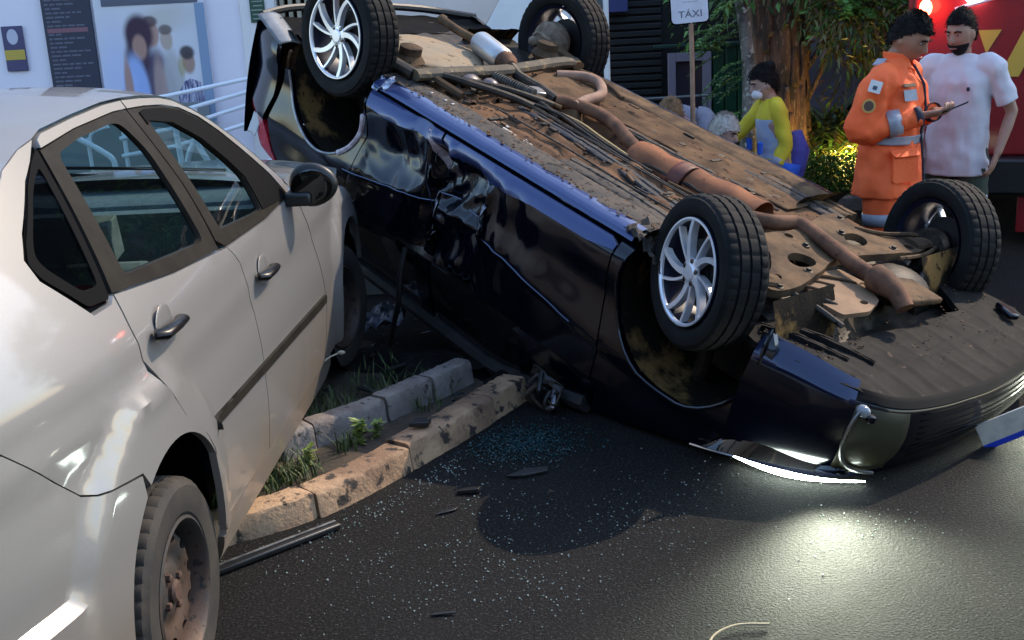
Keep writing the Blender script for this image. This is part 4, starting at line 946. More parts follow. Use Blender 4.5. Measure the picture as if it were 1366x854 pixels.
# wheel-arch liners, lips, scraped paint
for (cx, cz), r, xs_ in ((RAc, .345, 1), (FAc, .385, 1)):
    for side in (1, -1):
        def ln(u, v):
            a = lerp(-.20*pi, 1.20*pi, u); rr = r+.012*nz(u*9, v*5, cx)+.01*v
            return (cx+rr*cos(a), side*(.79-.42*v), cz+rr*sin(a))
        MB().grid(ln, 40, 12).build('arch_liner', liner, DC, sharp=50)
        MB().grid(lambda u, v: (lerp(cx-r, cx+r, u), side*.37, lerp(.47, cz+r, v)), 6, 6).build('inner_wing', oily, DC)
def lipt(c, r, a0, a1, m, name, rad=.010, off=.004):
    b = MB(); b.tube([(c[0]+r*cos(radians(a)), DY(c[0]+r*cos(radians(a)), c[1]+r*sin(radians(a)))+off, c[1]+r*sin(radians(a))) for a in [a0+(a1-a0)*i/24 for i in range(25)]], rad, 8); return b.build(name, m, DC)
lipt(RAc, .335, 60, 176, mat('bare_edge', (.34, .34, .35), .35, .6, c2=(.2, .2, .2), sc=20), 'arch_lip', .007)
lipt(RAc, .336, 2, 58, scrape, 'scraped_edge', .016, .0)
lipt(FAc, .375, -20, 190, navy, 'arch_lip', .009)
b = MB(); b.grid(lambda u, v: (lerp(-1.00, -.90, u), .80-.06*v+.02*nz(u*6, v*6), .335-.05*v+.02*sin(u*6)), 12, 10); b.build('torn_paint_flap', mat('pale_blue_scrape', (.42, .48, .60), .4, .3, c2=(.2, .24, .36), sc=12), DC, solid=.003)
panel_mb(rnd([(-.53, .375), (-.50, .37), (-.455, .44), (-.415, .53), (-.43, .56), (-.475, .50)], .01), lambda x, z: (x, DY(x, z)+.004, z), res=.02).build('paint_scrape', scrape, DC, sharp=60)
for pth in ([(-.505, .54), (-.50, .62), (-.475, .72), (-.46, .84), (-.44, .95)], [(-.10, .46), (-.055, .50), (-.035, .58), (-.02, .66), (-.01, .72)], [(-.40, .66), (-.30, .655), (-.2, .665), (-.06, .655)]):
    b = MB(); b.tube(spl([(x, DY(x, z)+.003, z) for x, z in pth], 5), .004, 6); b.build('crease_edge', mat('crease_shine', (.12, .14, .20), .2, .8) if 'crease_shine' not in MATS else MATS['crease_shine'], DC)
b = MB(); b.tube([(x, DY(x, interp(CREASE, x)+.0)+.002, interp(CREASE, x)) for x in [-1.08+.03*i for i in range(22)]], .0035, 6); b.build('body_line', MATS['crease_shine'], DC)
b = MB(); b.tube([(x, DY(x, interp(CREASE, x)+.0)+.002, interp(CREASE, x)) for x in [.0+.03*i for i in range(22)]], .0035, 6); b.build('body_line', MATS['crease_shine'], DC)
b = MB(); b.tube(spl([(-.53, .80, 1.02), (-.49, .84, 1.14), (-.45, .85, 1.28), (-.46, .84, 1.42), (-.49, .82, gz(-.49, .82)-.03)], 6), .014, 8); b.build('hanging_seal', blackpl, DC)
# torn skin along the crushed pillar
bare = mat('bare_torn_metal', (.34, .34, .37), .35, .7, c2=(.12, .12, .15), sc=18)
panel_mb([(-.455, .62), (-.43, .60), (-.415, .70), (-.39, .82), (-.385, .98), (-.42, .99), (-.44, .84)], lambda x, z: (x, DY(x, z)+.012, z), res=.02).build('torn_gap', interior_dk, DC)
for i, (x, z, L_, a_) in enumerate(((-.47, .60, .12, .3), (-.445, .70, .10, -.2), (-.425, .78, .13, .15), (-.40, .90, .10, -.3), (-.47, .52, .09, .5), (-.07, .50, .08, .2), (-.03, .60, .10, -.1), (-.015, .68, .09, .2))):
    b = MB(); b.grid(lambda u, v: (x+.030*(u-.5)+a_*L_*(v-.5)+.008*nz(v*6, i), DY(x, z)+.012+.030*u*sin(pi*v)*(1+.5*nz(u*3, v*4, i)), z+L_*(v-.5)), 4, 10); b.build('torn_flap', bare if i in (1, 2, 5, 6) else navy, DC, sharp=25, solid=.002)
for i in range(7):
    b = MB(); x0 = .60+R2.uniform(-.08, .10); z0 = 1.14+R2.uniform(-.05, .06); b.tube(spl([(x0, .84, z0), (x0+R2.uniform(-.06, .06), .87+R2.uniform(0, .05), z0+.05), (x0+R2.uniform(-.08, .08), .86, z0+.10)], 5), R2.uniform(.005, .013), 6); b.build('broken_trim', R2.choice([blackpl, bare, oily]), DC)
b = MB(); b.grid(lambda u, v: (lerp(.50, .70, u), .845+.05*nz(u*5, v*5, 8), lerp(1.10, 1.235, v)), 8, 8); b.build('broken_mirror_shell', blackpl, DC, sharp=20, solid=.004)
# rear end
MB().grid(lambda u, v: (-2.06-.05*(1-(2*v-1)**2)-.03*sin(pi*u), lerp(-.80, .80, v), lerp(.36, 1.02, u)), 14, 24).build('tailgate', navy, DC)
b = MB(); b.grid(lambda u, v: (lerp(-2.0, -1.76, u), lerp(.845, .70, v), lerp(.308, .395, u)-.015*sin(pi*v)), 14, 8); b.build('bumper_underlip', mat('grey_bumper_lip', (.16, .17, .18), .35, c2=(.10, .105, .11), sc=14, coat=.4), DC, solid=.006)
b = MB(); b.tube(spl([(-2.02, .80, .315), (-2.08, .60, .30), (-2.12, .30, .30), (-2.13, 0, .30), (-2.10, -.4, .31), (-2.0, -.78, .33)], 6), .022, 8); b.build('bumper_rim', blackpl, DC)
b = MB(); b.grid(lambda u, v: (lerp(-2.05, -1.72, u)-.04*(1-(2*v-1)**2), lerp(-.78, .74, v), .345+.02*nz(u*5, v*9)), 10, 30); b.build('rear_valance', interior_dk, DC)
b = MB(); b.box((-1.86, .66, .50), (.10, .10, .16)); b.tube(spl([(-1.74, .78, .42), (-1.78, .76, .52), (-1.75, .74, .62), (-1.72, .76, .7)], 5), .012, 6); b.build('bumper_bracket', mud, DC, bevel=.01)
b = MB(); b.grid(lambda u, v: (lerp(-1.98, -1.90, u), .80+.03*v, lerp(.86, .98, v)+.02*nz(u*4, v*4)), 6, 8); b.build('torn_bumper_end', mat('pale_torn_plastic', (.5, .5, .52), .6), DC, solid=.003)
b = MB(); b.box((-1.71, .815, .73), (.04, .02, .06)); b.build('side_reflector', red_lens, DC, bevel=.005)
# hood, windscreen and roof against the road
def topz(x, y, h): return min(h, gz(x, y)-.025)
MB().grid(lambda u, v: (lerp(.85, 2.08, u)-.10*u*abs(2*v-1)**2, lerp(-.78, .78, v), topz(lerp(.85, 2.08, u), lerp(-.78, .78, v), 1.02)+.0), 20, 16).build('hood', navy, DC)
MB().grid(lambda u, v: (lerp(.40, .88, u), lerp(-.66, .66, v), topz(lerp(.40, .88, u), lerp(-.66, .66, v), lerp(1.40, 1.02, u))), 10, 12).build('windshield', gloss_black, DC)
MB().grid(lambda u, v: (lerp(-1.55, .42, u), lerp(-.66, .66, v), topz(lerp(-1.55, .42, u), lerp(-.66, .66, v), 1.44)), 24, 12).build('roof', navy, DC)
MB().grid(lambda u, v: (lerp(-2.08, -1.55, u), lerp(-.62, .62, v), lerp(1.02, 1.44, u)), 8, 10).build('rear_window', gloss_black, DC)
# number plate hanging crooked at the nose (blank: unreadable in the photograph)
pl = MB(); rot = Matrix.Rotation(.78, 3, 'Z') @ Matrix.Rotation(.72, 3, 'X')
pl.box((2.30, -.02, .505), (.008, .40, .13), rot); plate = pl.build('number_plate', mat('plate_white', (.62, .56, .46), .4, c2=(.5, .46, .4), sc=20), DC, bevel=.002)
pl = MB(); pl.box(Vector((2.30, -.02, .505))+rot @ Vector((.001, 0, .052)), (.010, .396, .026), rot); pl.build('plate_band', mat('plate_blue', (.02, .05, .45), .4), plate)
# wheels
AW = alloy_wheel(DC, 1.1)
place(AW, (1.18, .783, .29), .428)
w2 = alloy_wheel(DC, .5); place(w2, (-1.31, .746, .189), 0)
place(copy_tree(w2, DC), (1.386, -.796, .303), .40, True)
place(copy_tree(AW, DC), (-1.228, -.79, .224), 0, True)
# beam of the lit headlamps onto the road
for loc, tgt, e, ang in (((1.98, .95, .625), (1.20, 2.4, 0), 85, 120), ((2.25, -.50, .53), (2.25, 3.7, 0), 50, 120)):
    L = bpy.data.lights.new('headlamp_beam', 'SPOT'); L.energy = e; L.spot_size = radians(ang); L.spot_blend = 1; L.color = (.93, 1, .78); L.shadow_soft_size = .10
    o = bpy.data.objects.new('headlamp_beam', L); COL.objects.link(o)
    p = DMm @ Vector(loc)+DT; q = Vector(tgt)
    o.location = p; o.rotation_euler = (p-q).to_track_quat('Z', 'Y').to_euler()
# ------------------------------------------------------------------ building on the left with posters and railings
wallm = mat('pale_wall_paint', (.82, .77, .84), .8, c2=(.78, .73, .80), sc=1.2, bump=.05, bsc=60)
pill_m = mat('pale_pillar_paint', (.80, .75, .74), .8, c2=(.74, .70, .69), sc=2)
bl = thing('shop_building', 'pale lavender shop building with posters on its front wall', 'building', (-5.2, 10.0, 0))
def abox(name, x0, x1, y0, y1, z0, z1, m, parent=None, bev=.006, org=(0, 0, 0), **k):
    b = MB(); b.box(((x0+x1)/2-org[0], (y0+y1)/2-org[1], (z0+z1)/2-org[2]), (x1-x0, y1-y0, z1-z0)); return b.build(name, m, parent, bevel=bev, **k)
O = (-5.2, 10.0, 0)
abox('front_wall', -9.5, -2.09, 10.0, 10.25, .1, 8, wallm, bl, org=O)
abox('wall_pillar', -2.088, -1.80, 9.97, 10.25, .1, 8, pill_m, bl, org=O)
abox('lower_wall', -1.798, -.90, 10.06, 10.25, .1, 1.64, pill_m, bl, org=O)
abox('upper_wall', -1.798, -.90, 10.06, 10.25, 2.5, 8, pill_m, bl, org=O)
abox('shaded_recess', -1.798, -.90, 10.24, 10.30, 1.6, 2.55, interior_dk, bl, org=O)
lv = mat('louvre_cream', (.42, .37, .28), .6, c2=(.32, .28, .2), sc=5)
for i in range(12): abox('louvre_slat', -1.775+.068*i, -1.742+.068*i, 10.07, 10.13, 1.645, 2.49, lv, bl, org=O, bev=.003)
abox('plinth', -9.5, -2.42, 9.93, 9.958, .1, 1.04, mat('plinth_grey', (.20, .22, .23), .8), bl, org=O)
# black price list
nb = mat('navy_board', (.030, .034, .060), .5); txt = mat('board_text', (.115, .12, .165), .6); txr = mat('board_text_red', (.22, .10, .13), .6)
bd = thing('list_board', 'tall dark board with rows of small text on the lavender wall', 'sign', (-3.49, 9.97, 0))
abox('board_panel', -3.69, -3.295, 9.965, 9.995, .9, 2.7, nb, bd, org=(-3.49, 9.97, 0), bev=.004)
RL = random.Random(5)
mbt = MB(); z = 2.62; i = 0
while z > .98:
    if abs(z-1.665) < .03: pass
    else:
        x = -3.66
        while x < -3.36-.1*(i % 3):
            wd = RL.uniform(.025, .075); mbt.box((x+wd/2+3.49, -.0065, z), (wd, .002, .014)); x += wd+.012
    z -= .034; i += 1
mbt.build('board_lettering', txt, bd, smooth=False, kind='stuff')
b = MB(); b.box((-.01, -.0065, 1.665), (.33, .002, .035)); b.build('board_heading', txr, bd)
# people poster (plain generic figures)
po = thing('photo_poster', 'large pale poster showing a group of people on the lavender wall', 'poster', (-2.83, 9.97, 0))
PO = (-2.83, 9.97, 0)
def soft_print(name, base, blobs):
    """a printed picture out of soft edged shapes, laid out in the panel's own coordinates"""
    m = mat(name, base, .5); n = m.node_tree.nodes; l = m.node_tree.links; tc = n.new('ShaderNodeTexCoord'); cur = None
    for cx, cz, rx, rz, col, soft, pw_ in blobs:
        s1 = n.new('ShaderNodeVectorMath'); s1.operation = 'SUBTRACT'; l.new(tc.outputs['Object'], s1.inputs[0]); s1.inputs[1].default_value = (cx+2.83, 0, cz)
        s2 = n.new('ShaderNodeVectorMath'); s2.operation = 'MULTIPLY'; l.new(s1.outputs[0], s2.inputs[0]); s2.inputs[1].default_value = (1/rx, 0, 1/rz)
        s3 = n.new('ShaderNodeVectorMath'); s3.operation = 'LENGTH'; l.new(s2.outputs[0], s3.inputs[0])
        r = n.new('ShaderNodeMapRange'); r.interpolation_type = 'SMOOTHSTEP'; r.inputs[1].default_value = 1-soft; r.inputs[2].default_value = 1+soft; r.inputs[3].default_value = pw_; r.inputs[4].default_value = 0; l.new(s3.outputs['Value'], r.inputs[0])
        x = n.new('ShaderNodeMix'); x.data_type = 'RGBA'; l.new(r.outputs[0], x.inputs[0])
        if cur is None: x.inputs[6].default_value = (*base, 1)
        else: l.new(cur, x.inputs[6])
        x.inputs[7].default_value = (*col, 1); cur = x.outputs[2]
    l.new(cur, n['Principled BSDF'].inputs['Base Color']); return m
SK = (.42, .24, .19); HR = (.045, .018, .045); DKC = (.06, .04, .10); GY = (.40, .37, .36); BLU = (.34, .46, .80)
PB = [(-3.15, 1.0, .16, .6, (.50, .56, .82), .6, .8), (-2.62, 1.72, .26, .10, (.55, .51, .47), .5, .8), (-2.45, 1.5, .2, .3, (.62, .62, .68), .5, .7),
      (-2.83, .98, .17, .50, DKC, .16, .95), (-2.69, 1.05, .10, .42, (.45, .43, .44), .2, .9), (-2.80, 1.10, .055, .32, (.40, .28, .26), .3, .9),
      (-2.82, 1.60, .055, .10, SK, .25, .95), (-2.83, 1.70, .062, .045, (.10, .06, .07), .3, .9), (-2.71, 1.55, .050, .085, (.46, .36, .30), .25, .95), (-2.71, 1.63, .055, .04, (.14, .11, .10), .3, .9),
      (-2.93, 1.60, .115, .16, HR, .25, 1), (-2.96, 1.42, .10, .16, HR, .3, .9), (-2.935, 1.50, .058, .10, SK, .25, .95), (-3.0, 1.08, .11, .36, BLU, .2, .95), (-3.06, 1.15, .035, .26, SK, .3, .95),
      (-2.55, 1.36, .052, .09, (.36, .22, .17), .25, .95), (-2.555, 1.44, .060, .055, (.05, .04, .05), .3, .95), (-2.61, 1.33, .03, .08, (.35, .28, .08), .4, .6)]
abox('poster_panel', -3.268, -2.37, 9.965, 9.995, .86, 2.2, soft_print('poster_print', (.66, .65, .70), PB), po, org=PO, bev=.003)
abox('poster_header', -3.20, -2.42, 9.958, 9.9645, 1.835, 2.15, mat('poster_header', (.10, .11, .15), .5), po, org=PO, bev=.002)
abox('poster_band', -2.45, -2.37, 9.9585, 9.9645, .87, 1.83, mat('poster_band_blue', (.22, .31, .45), .5), po, org=PO, bev=.002)
chk = mat('print_check', (.05, .05, .16), .5, c2=(.50, .50, .62), sc=26, aniso=(2.4, 1, .5))
b = MB(); b.add([(x+2.83, -.0062, z) for x, z in [(-2.68, .90), (-2.66, 1.12), (-2.60, 1.21), (-2.55, 1.23), (-2.47, 1.20), (-2.45, 1.1), (-2.452, .90)]], [tuple(range(7))]); b.build('printed_shirt', chk, po)
# small plaque
pq = thing('wall_plaque', 'small purple and yellow plaque on the lavender wall at far left', 'sign', (-3.96, 9.985, 1.55))
abox('plaque_plate', -.085, .085, -.012, .010, -.19, .17, mat('plaque_purple', (.07, .06, .14), .5), pq, bev=.004)
abox('plaque_band', -.082, .082, -.0155, -.0125, -.10, -.02, mat('plaque_yellow', (.50, .36, .06), .5), pq, bev=.001)
b = MB(); b.prism([(.045*cos(2*pi*i/24), .062*sin(2*pi*i/24)) for i in range(24)], .0125, .0155, Matrix.Translation((0, 0, .085)) @ Matrix.Rotation(pi/2, 4, 'X')); b.build('plaque_emblem', mat('plaque_white', (.5, .5, .6), .5), pq)
# green notice
gn = thing('green_notice', 'dark green notice with pale writing on the pale pillar', 'sign', (-1.94, 9.965, 1.75))
abox('notice_plate', -.06, .06, -.008, .004, -.10, .22, mat('notice_green', (.03, .07, .045), .5), gn, bev=.003)
b = MB()
for i in range(8): b.box((RL.uniform(-.008, .008), -.0095, -.07+.034*i), (RL.uniform(.06, .095), .002, .009))
b.build('notice_lettering', mat('notice_text', (.25, .32, .27), .6), gn, smooth=False, kind='stuff')
# ramp parapet in white
rp = thing('ramp_parapet', 'white sloping ramp parapet behind the overturned hatchback', 'wall', (0, 10.2, 0))
b = MB()
def ramp_poly(x0, x1, zt): 
    f = lambda x: 1.62-.296*(x+.813)
    return [(x0, f(x0)), (x1, f(x1)), (x1, zt), (x0, zt)]
pw = mat('parapet_shade_beige', (.74, .64, .58), .8, c2=(.66, .57, .52), sc=1.5)  # beige stands for the parapet's shaded part, shade put into the colour
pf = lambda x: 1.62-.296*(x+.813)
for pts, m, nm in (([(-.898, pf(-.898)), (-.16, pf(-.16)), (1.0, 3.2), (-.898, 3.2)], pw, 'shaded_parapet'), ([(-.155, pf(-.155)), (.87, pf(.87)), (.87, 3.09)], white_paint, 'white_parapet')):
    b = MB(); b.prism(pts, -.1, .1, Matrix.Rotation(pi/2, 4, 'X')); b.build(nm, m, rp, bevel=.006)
abox('base_wall', -.898, .87, 10.34, 10.5, 0, 1.5, interior_dk, rp, org=(0, 10.2, 0))
pst = thing('pale_post', 'pale slim square post at the end of the white parapet', 'post', (.905, 10.1, 0))
abox('post_shaft', -.025, .025, -.03, .03, 0, 3.2, white_paint, pst, bev=.006)
abox('red_plate', -.075, -.0255, -.036, -.030, 1.42, 1.60, mat('plate_red', (.35, .05, .06), .4), pst, bev=.002)
abox('dark_plate', -.085, -.0255, -.036, -.030, 1.605, 1.70, mat('plate_dark', (.10, .12, .13), .2), pst, bev=.002)
# white tube railings
tubew = mat('white_tube', (.78, .80, .86), .35)
rl = thing('ramp_railing', 'white tubular railing sloping up beside the poster', 'railing', (-2.3, 9.5, 0))
for za, zb in ((1.14, 1.24), (1.00, 1.145), (.88, 1.045), (.74, .905)):
    b = MB(); b.tube([(-.75, 0, za-.06), (-.3, 0, za), (.34, 0, zb), (.9, 0, zb+.09)], .017, 10); b.build('rail_tube', tubew, rl)
for x, zt in ((-.72, 1.10), (.62, 1.28)):
    b = MB(); b.tube([(x, .02, .1), (x, .02, zt)], .018, 10); b.build('rail_post', tubew, rl)
hp = thing('handrail_loop', 'white handrail with a narrow rounded end loop seen through the front window', 'railing', (-2.07, 8.0, 0))
b = MB(); b.tube(spl([(.02, 0, 1.16), (.01, 0, .98), (-.05, 0, .86), (-.075, 0, .74), (-.04, 0, .64), (.03, 0, .605), (.085, 0, .66), (.08, 0, .78), (.02, 0, .92), (-.02, 0, 1.06)], 6), .020, 10); b.build('loop_tube', tubew, hp)
b = MB(); b.tube([(-.14, .05, 1.15), (-.12, .05, .80), (-.12, .05, .14)], .02, 10); b.build('rail_post', tubew, hp)
b = MB(); b.tube([(-.6, .1, .66), (.1, .1, .72), (.6, .1, .80)], .010, 8); b.build('rail_tube', tubew, hp)
h2 = thing('handrail_bend', 'white bent handrail seen through the rear side window', 'railing', (-2.78, 8.0, 0))
b = MB(); b.tube(spl([(-.22, 0, 1.10), (-.06, 0, 1.0), (.08, 0, .91), (.145, 0, .85), (.15, 0, .76), (.10, 0, .735), (-.22, 0, .745), (-.5, 0, .75)], 6), .019, 10); b.build('bent_tube', tubew, h2)
b = MB(); b.tube([(-.02, .04, 1.0), (.0, .04, .14)], .013, 8); b.tube(spl([(.0, .02, .93), (.02, .02, 1.03), (.14, .02, 1.07)], 5), .012, 8); b.build('rail_post', tubew, h2)
# ------------------------------------------------------------------ dark building in the middle
dk = mat('dark_facade', (.010, .014, .013), .6, c2=(.006, .008, .008), sc=2); grn = mat('green_gate', (.008, .075, .032), .55, c2=(.004, .045, .02), sc=2)
db = thing('dark_building', 'dark shuttered building with a pale framed window and a green gate', 'building', (4.2, 12.6, 0))
O = (4.2, 12.6, 0)
abox('facade', .93, 8.5, 12.6, 12.9, 0, 9, dk, db, org=O)
slm = mat('shutter_dark', (.014, .019, .022), .5)
for i in range(30): abox('shutter_slat', 1.0, 1.70, 12.55, 12.595, .35+.075*i, .405+.075*i, slm, db, org=O, bev=.006)
fr_m = mat('lilac_frame', (.28, .27, .34), .6); pane = mat('dusk_pane', (.05, .045, .065), .15)
wf = abox('window', 1.76, 2.18, 12.50, 12.56, .30, 1.02, pane, db, org=O)
for x0, x1, z0, z1 in ((1.75, 1.83, .25, 1.07), (2.11, 2.20, .25, 1.07), (1.832, 2.108, .98, 1.07), (1.832, 2.108, .25, .34)):
    abox('frame', x0, x1, 12.46, 12.50, z0, z1, fr_m, wf, org=O, bev=.005)
for i in range(5): abox('gate_board', 2.22+.13*i, 2.34+.13*i, 12.48, 12.53, 0, 1.12, grn, db, org=O, bev=.01)
abox('gate_beam', 1.6, 2.9, 12.44, 12.475, 1.125, 1.16, mat('gate_beam', (.015, .06, .045), .5), db, org=O)
abox('blue_fascia', 1.12, 1.34, 12.40, 12.54, 1.51, 2.1, mat('fascia_blue', (.05, .07, .22), .5), db, org=O)
gr2 = thing('low_rail', 'thin pale two bar rail in front of the dark building', 'railing', (1.45, 11.6, 0))
for z in (.70, .53):
    b = MB(); b.tube([(-.5, 0, z), (.6, 0, z+.01)], .012, 8); b.build('rail_bar', mat('dull_pipe', (.22, .25, .25), .5) if z > .6 else MATS['dull_pipe'], gr2)
for x in (-.45, .55):
    b = MB(); b.tube([(x, .02, 0), (x, .02, .72)], .014, 8); b.build('rail_post', MATS['dull_pipe'], gr2)
fb = thing('far_wall', 'dim lilac grey garden wall behind the trees', 'wall', (4.0, 12.2, 0))
abox('wall_panel', 2.95, 6.5, 12.2, 12.38, 0, 3.4, mat('lilac_wall', (.16, .15, .19), .8, c2=(.10, .095, .11), sc=1.5), fb, org=(4.0, 12.2, 0))
# unseen houses across the street and far trees, added to darken reflections and skylight
for x0, x1, hgt, lab in ((-16, -5.2, 4.6, 'unseen dark narrow house added across the street, left of the photographer'), (-5, 6, 5.4, 'unseen dark taller house added across the street behind the photographer'), (6.2, 17, 4.2, 'unseen dark low house added across the street, right of the photographer')):
    hb = thing('added_house', lab, 'building', ((x0+x1)/2, -9, 0))
    og = ((x0+x1)/2, -9, 0)
    hm = mat('house_wall', (.10, .085, .07), .85, c2=(.07, .06, .05), sc=1) if 'house_wall' not in MATS else MATS['house_wall']
    abox('wall', x0, x1, -13, -9, 0, hgt, hm, hb, org=og)
    abox('roof', x0-.2, x1+.2, -13.2, -8.7, hgt+.003, hgt+.25, dk, hb, org=og)
    n = int((x1-x0)/2.2)
    for i in range(n):
        for z in (1.0, 2.75):
            xx = x0+1.1+2.2*i; f_ = abox('window', xx-.55, xx+.55, -8.99, -8.96, z, z+1.2, pane, hb, org=og); abox('sill', xx-.6, xx+.6, -8.98, -8.88, z-.08, z-.003, fr_m, f_, org=og)
# ------------------------------------------------------------------ sign
def text_mesh(body, size, m, name, parent, loc, rot, sx=1.0):
    c = bpy.data.curves.new(name, 'FONT'); c.body = body; c.size = size; c.extrude = .0006; c.align_x = 'CENTER'; c.align_y = 'CENTER'
    t = bpy.data.objects.new(name+'_curve', c); COL.objects.link(t)
    dg = bpy.context.evaluated_depsgraph_get(); me = bpy.data.meshes.new_from_object(t.evaluated_get(dg)); bpy.data.objects.remove(t)
    me.materials.clear(); me.materials.append(m)
    o = bpy.data.objects.new(name, me); put(o, parent); o.location = loc; o.rotation_euler = rot; o.scale = (sx, 1, 1); return o
sg = thing('taxi_sign', 'rounded white taxi sign on a thin wooden looking pole', 'sign', (1.37, 8.5, 0))
tilt = Matrix.Rotation(-.05, 4, 'Y')
b = MB(); b.prism(rnd([(-.128, 0), (.128, 0), (.128, .36), (-.128, .36)], .035, 5), -.004, .004, Matrix.Translation((-.02, -.02, 1.535)) @ tilt @ Matrix.Rotation(pi/2, 4, 'X')); b.build('sign_plate', mat('sign_white', (.66, .68, .74), .5, c2=(.58, .60, .66), sc=6), sg)
b = MB(); b.prism(rnd([(-.138, -.010), (.138, -.010), (.138, .37), (-.138, .37)], .04, 5), -.003, .003, Matrix.Translation((-.02, -.012, 1.535)) @ tilt @ Matrix.Rotation(pi/2, 4, 'X')); b.build('sign_back', interior_dk, sg)
gt = mat('faded_lettering', (.13, .13, .16), .6); gt2 = mat('faded_line', (.36, .37, .42), .6)
text_mesh('TÁXI', .066, gt, 'sign_lettering', sg, (-.02, -.0262, 1.592), (pi/2, -.05, 0), 1.15)
b = MB()
for i in range(6): b.box((-.065+.018*i, -.0262, 1.675+.0009*i), (.014, .001, .005))
b.build('sign_small_line', gt2, sg, smooth=False)
b = MB(); b.tube([(-.012, 0, 1.545), (-.005, 0, 1.2), (.0, 0, 0)], .017, 12); b.tube([(-.012, 0, 1.88), (-.012, 0, 1.54)], .010, 8); b.build('sign_pole', mat('tan_pole', (.40, .25, .16), .6, c2=(.30, .18, .11), sc=9), sg)
# ------------------------------------------------------------------ vegetation
bark = mat('red_bark', (.20, .095, .055), .9, c2=(.055, .035, .025), sc=5, c3=(.30, .19, .12), sc3=14, bump=1., bsc=22, aniso=(3, 3, .7), t3=.6)
bark2 = mat('lichen_bark', (.22, .20, .17), .9, c2=(.06, .055, .045), sc=10, c3=(.42, .42, .38), sc3=20, bump=.7, bsc=30, t3=.57)
leafs = {k: mat('leaf_'+k, a, .45, c2=b_, sc=7) for k, a, b_ in (('dark', (.03, .075, .02), (.06, .12, .028)), ('mid', (.065, .16, .03), (.11, .21, .04)), ('bright', (.13, .30, .06), (.09, .20, .04)), ('olive', (.10, .105, .022), (.15, .13, .03)), ('yellow', (.24, .20, .04), (.15, .15, .03)), ('brown', (.12, .06, .025), (.18, .09, .03)))}
def rv(R): 
    while True:
        v = Vector((R.uniform(-1, 1), R.uniform(-1, 1), R.uniform(-1, 1)))
        if .01 < v.length < 1: return v.normalized()
def leaf(mb, p, d, L, wd, R, mi=0, droop=.25):
    d = d.normalized(); s = d.cross(rv(R)).normalized(); u = s.cross(d)
    m = p+d*L*.5+u*wd*.25; e = p+d*L-Vector((0, 0, L*droop))
    mb.add([p, m+s*wd/2, e, m-s*wd/2], [(0, 1, 2, 3)], mi)
def trunk(name, path, rs, m, parent, amp=.12, seg=20):
    P = spl(path, 6); n = len(P); mb = MB(); rr = [interp([(i/(len(rs)-1), r) for i, r in enumerate(rs)], k/(n-1)) for k in range(n)]
    mb.tube(P, rr, seg); c = []
    for i, v in enumerate(mb.v):
        k = i//seg
        if k < n:
            v = Vector(v); d = v-P[k]; a = math.atan2(d.y, d.x); mb.v[i] = tuple(P[k]+d*(1+amp*nz(cos(a)*2.2, sin(a)*2.2, v.z*1.1)*2+amp*.6*nz(cos(a)*6, sin(a)*6, v.z*2)))
    return mb.build(name, m, parent, sharp=60)
R = random.Random(21)
def clump(mb, c, r, n, L, wd, mis, R, flat=.7, droop=.25):
    for _ in range(n):
        d = rv(R); p = Vector(c)+Vector((d.x*r, d.y*r, d.z*r*flat))*R.random()**.45
        leaf(mb, p, (d+rv(R)*.8+Vector((0, 0, -.2))), L*R.uniform(.6, 1.3), wd*R.uniform(.7, 1.3), R, R.choice(mis), droop)
def sprig(mb, p, d, L, n, ll, lw, mis, R):
    """a drooping twig with paired leaflets"""
    d = d.normalized(); pts = [Vector(p)+d*L*t+Vector((0, 0, -.35*L*t*t)) for t in (0, .33, .66, 1)]
    mb.tube(pts, .004, 4, mis[0]); s = d.cross(Vector((0, 0, 1))).normalized()
    for i in range(n):
        t = (i+.5)/n; q = Vector(p)+d*L*t+Vector((0, 0, -.35*L*t*t))
        for sg_ in (-1, 1): leaf(mb, q, s*sg_+d*.5+rv(R)*.25, ll*(1.1-.4*t), lw, R, R.choice(mis), .15)
t1 = thing('broad_tree', 'broad old tree with shaggy reddish bark behind the crouching medic', 'tree', (2.35, 10.1, 0))
trunk('trunk', [(0, 0, -.05), (0, 0, .4), (.0, 0, .9), (-.03, 0, 1.4), (-.1, .02, 1.9), (-.15, .05, 2.6), (-.1, .1, 3.4)], [.34, .27, .245, .25, .24, .20, .13], bark, t1, .13, 28)
for pth, rs in (([(0, 0, .85), (.22, .0, 1.3), (.38, .02, 1.6), (.62, .05, 2.1)], [.05, .045, .04, .03]), ([(.02, -.1, .75), (.20, -.12, 1.05), (.36, -.12, 1.25), (.6, -.1, 1.42)], [.03, .026, .022, .012]), ([(.1, 0, 1.3), (.2, -.05, 1.7), (.5, -.1, 2.3)], [.06, .05, .04]), ([(-.1, 0, 1.9), (-.4, -.1, 2.4), (-.8, -.1, 2.8)], [.09, .07, .04]), ([(.12, -.05, .6), (.32, -.1, 1.0), (.45, -.12, 1.5), (.5, -.1, 2.0)], [.022, .02, .018, .015])):
    trunk('limb', pth, rs, bark, t1, .08, 12)
for i in range(14):      # shaggy plates of bark
    a = R.uniform(-2.6, -.5); z = R.uniform(.3, 1.6); b = MB(); r = .255
    b.grid(lambda u, v: (r*cos(a+.30*(u-.5)*(1-.5*v))*(1.0+.05*sin(v*5)), r*sin(a+.30*(u-.5)*(1-.5*v))*(1.0+.06*v), z+.32*v+.02*nz(u*5, v*5, i)), 4, 8); b.build('bark_plate', bark, t1, solid=.012)
mb = MB(); lm_ = [leafs[k] for k in ('dark', 'mid', 'bright', 'olive', 'brown')]
for i in range(70):
    c = Vector((R.uniform(-.9, 1.5), R.uniform(-.7, .6), R.uniform(1.75, 3.6))); clump(mb, c, R.uniform(.2, .45), 42, .10, .035, [0, 0, 1, 1, 2, 3], R)
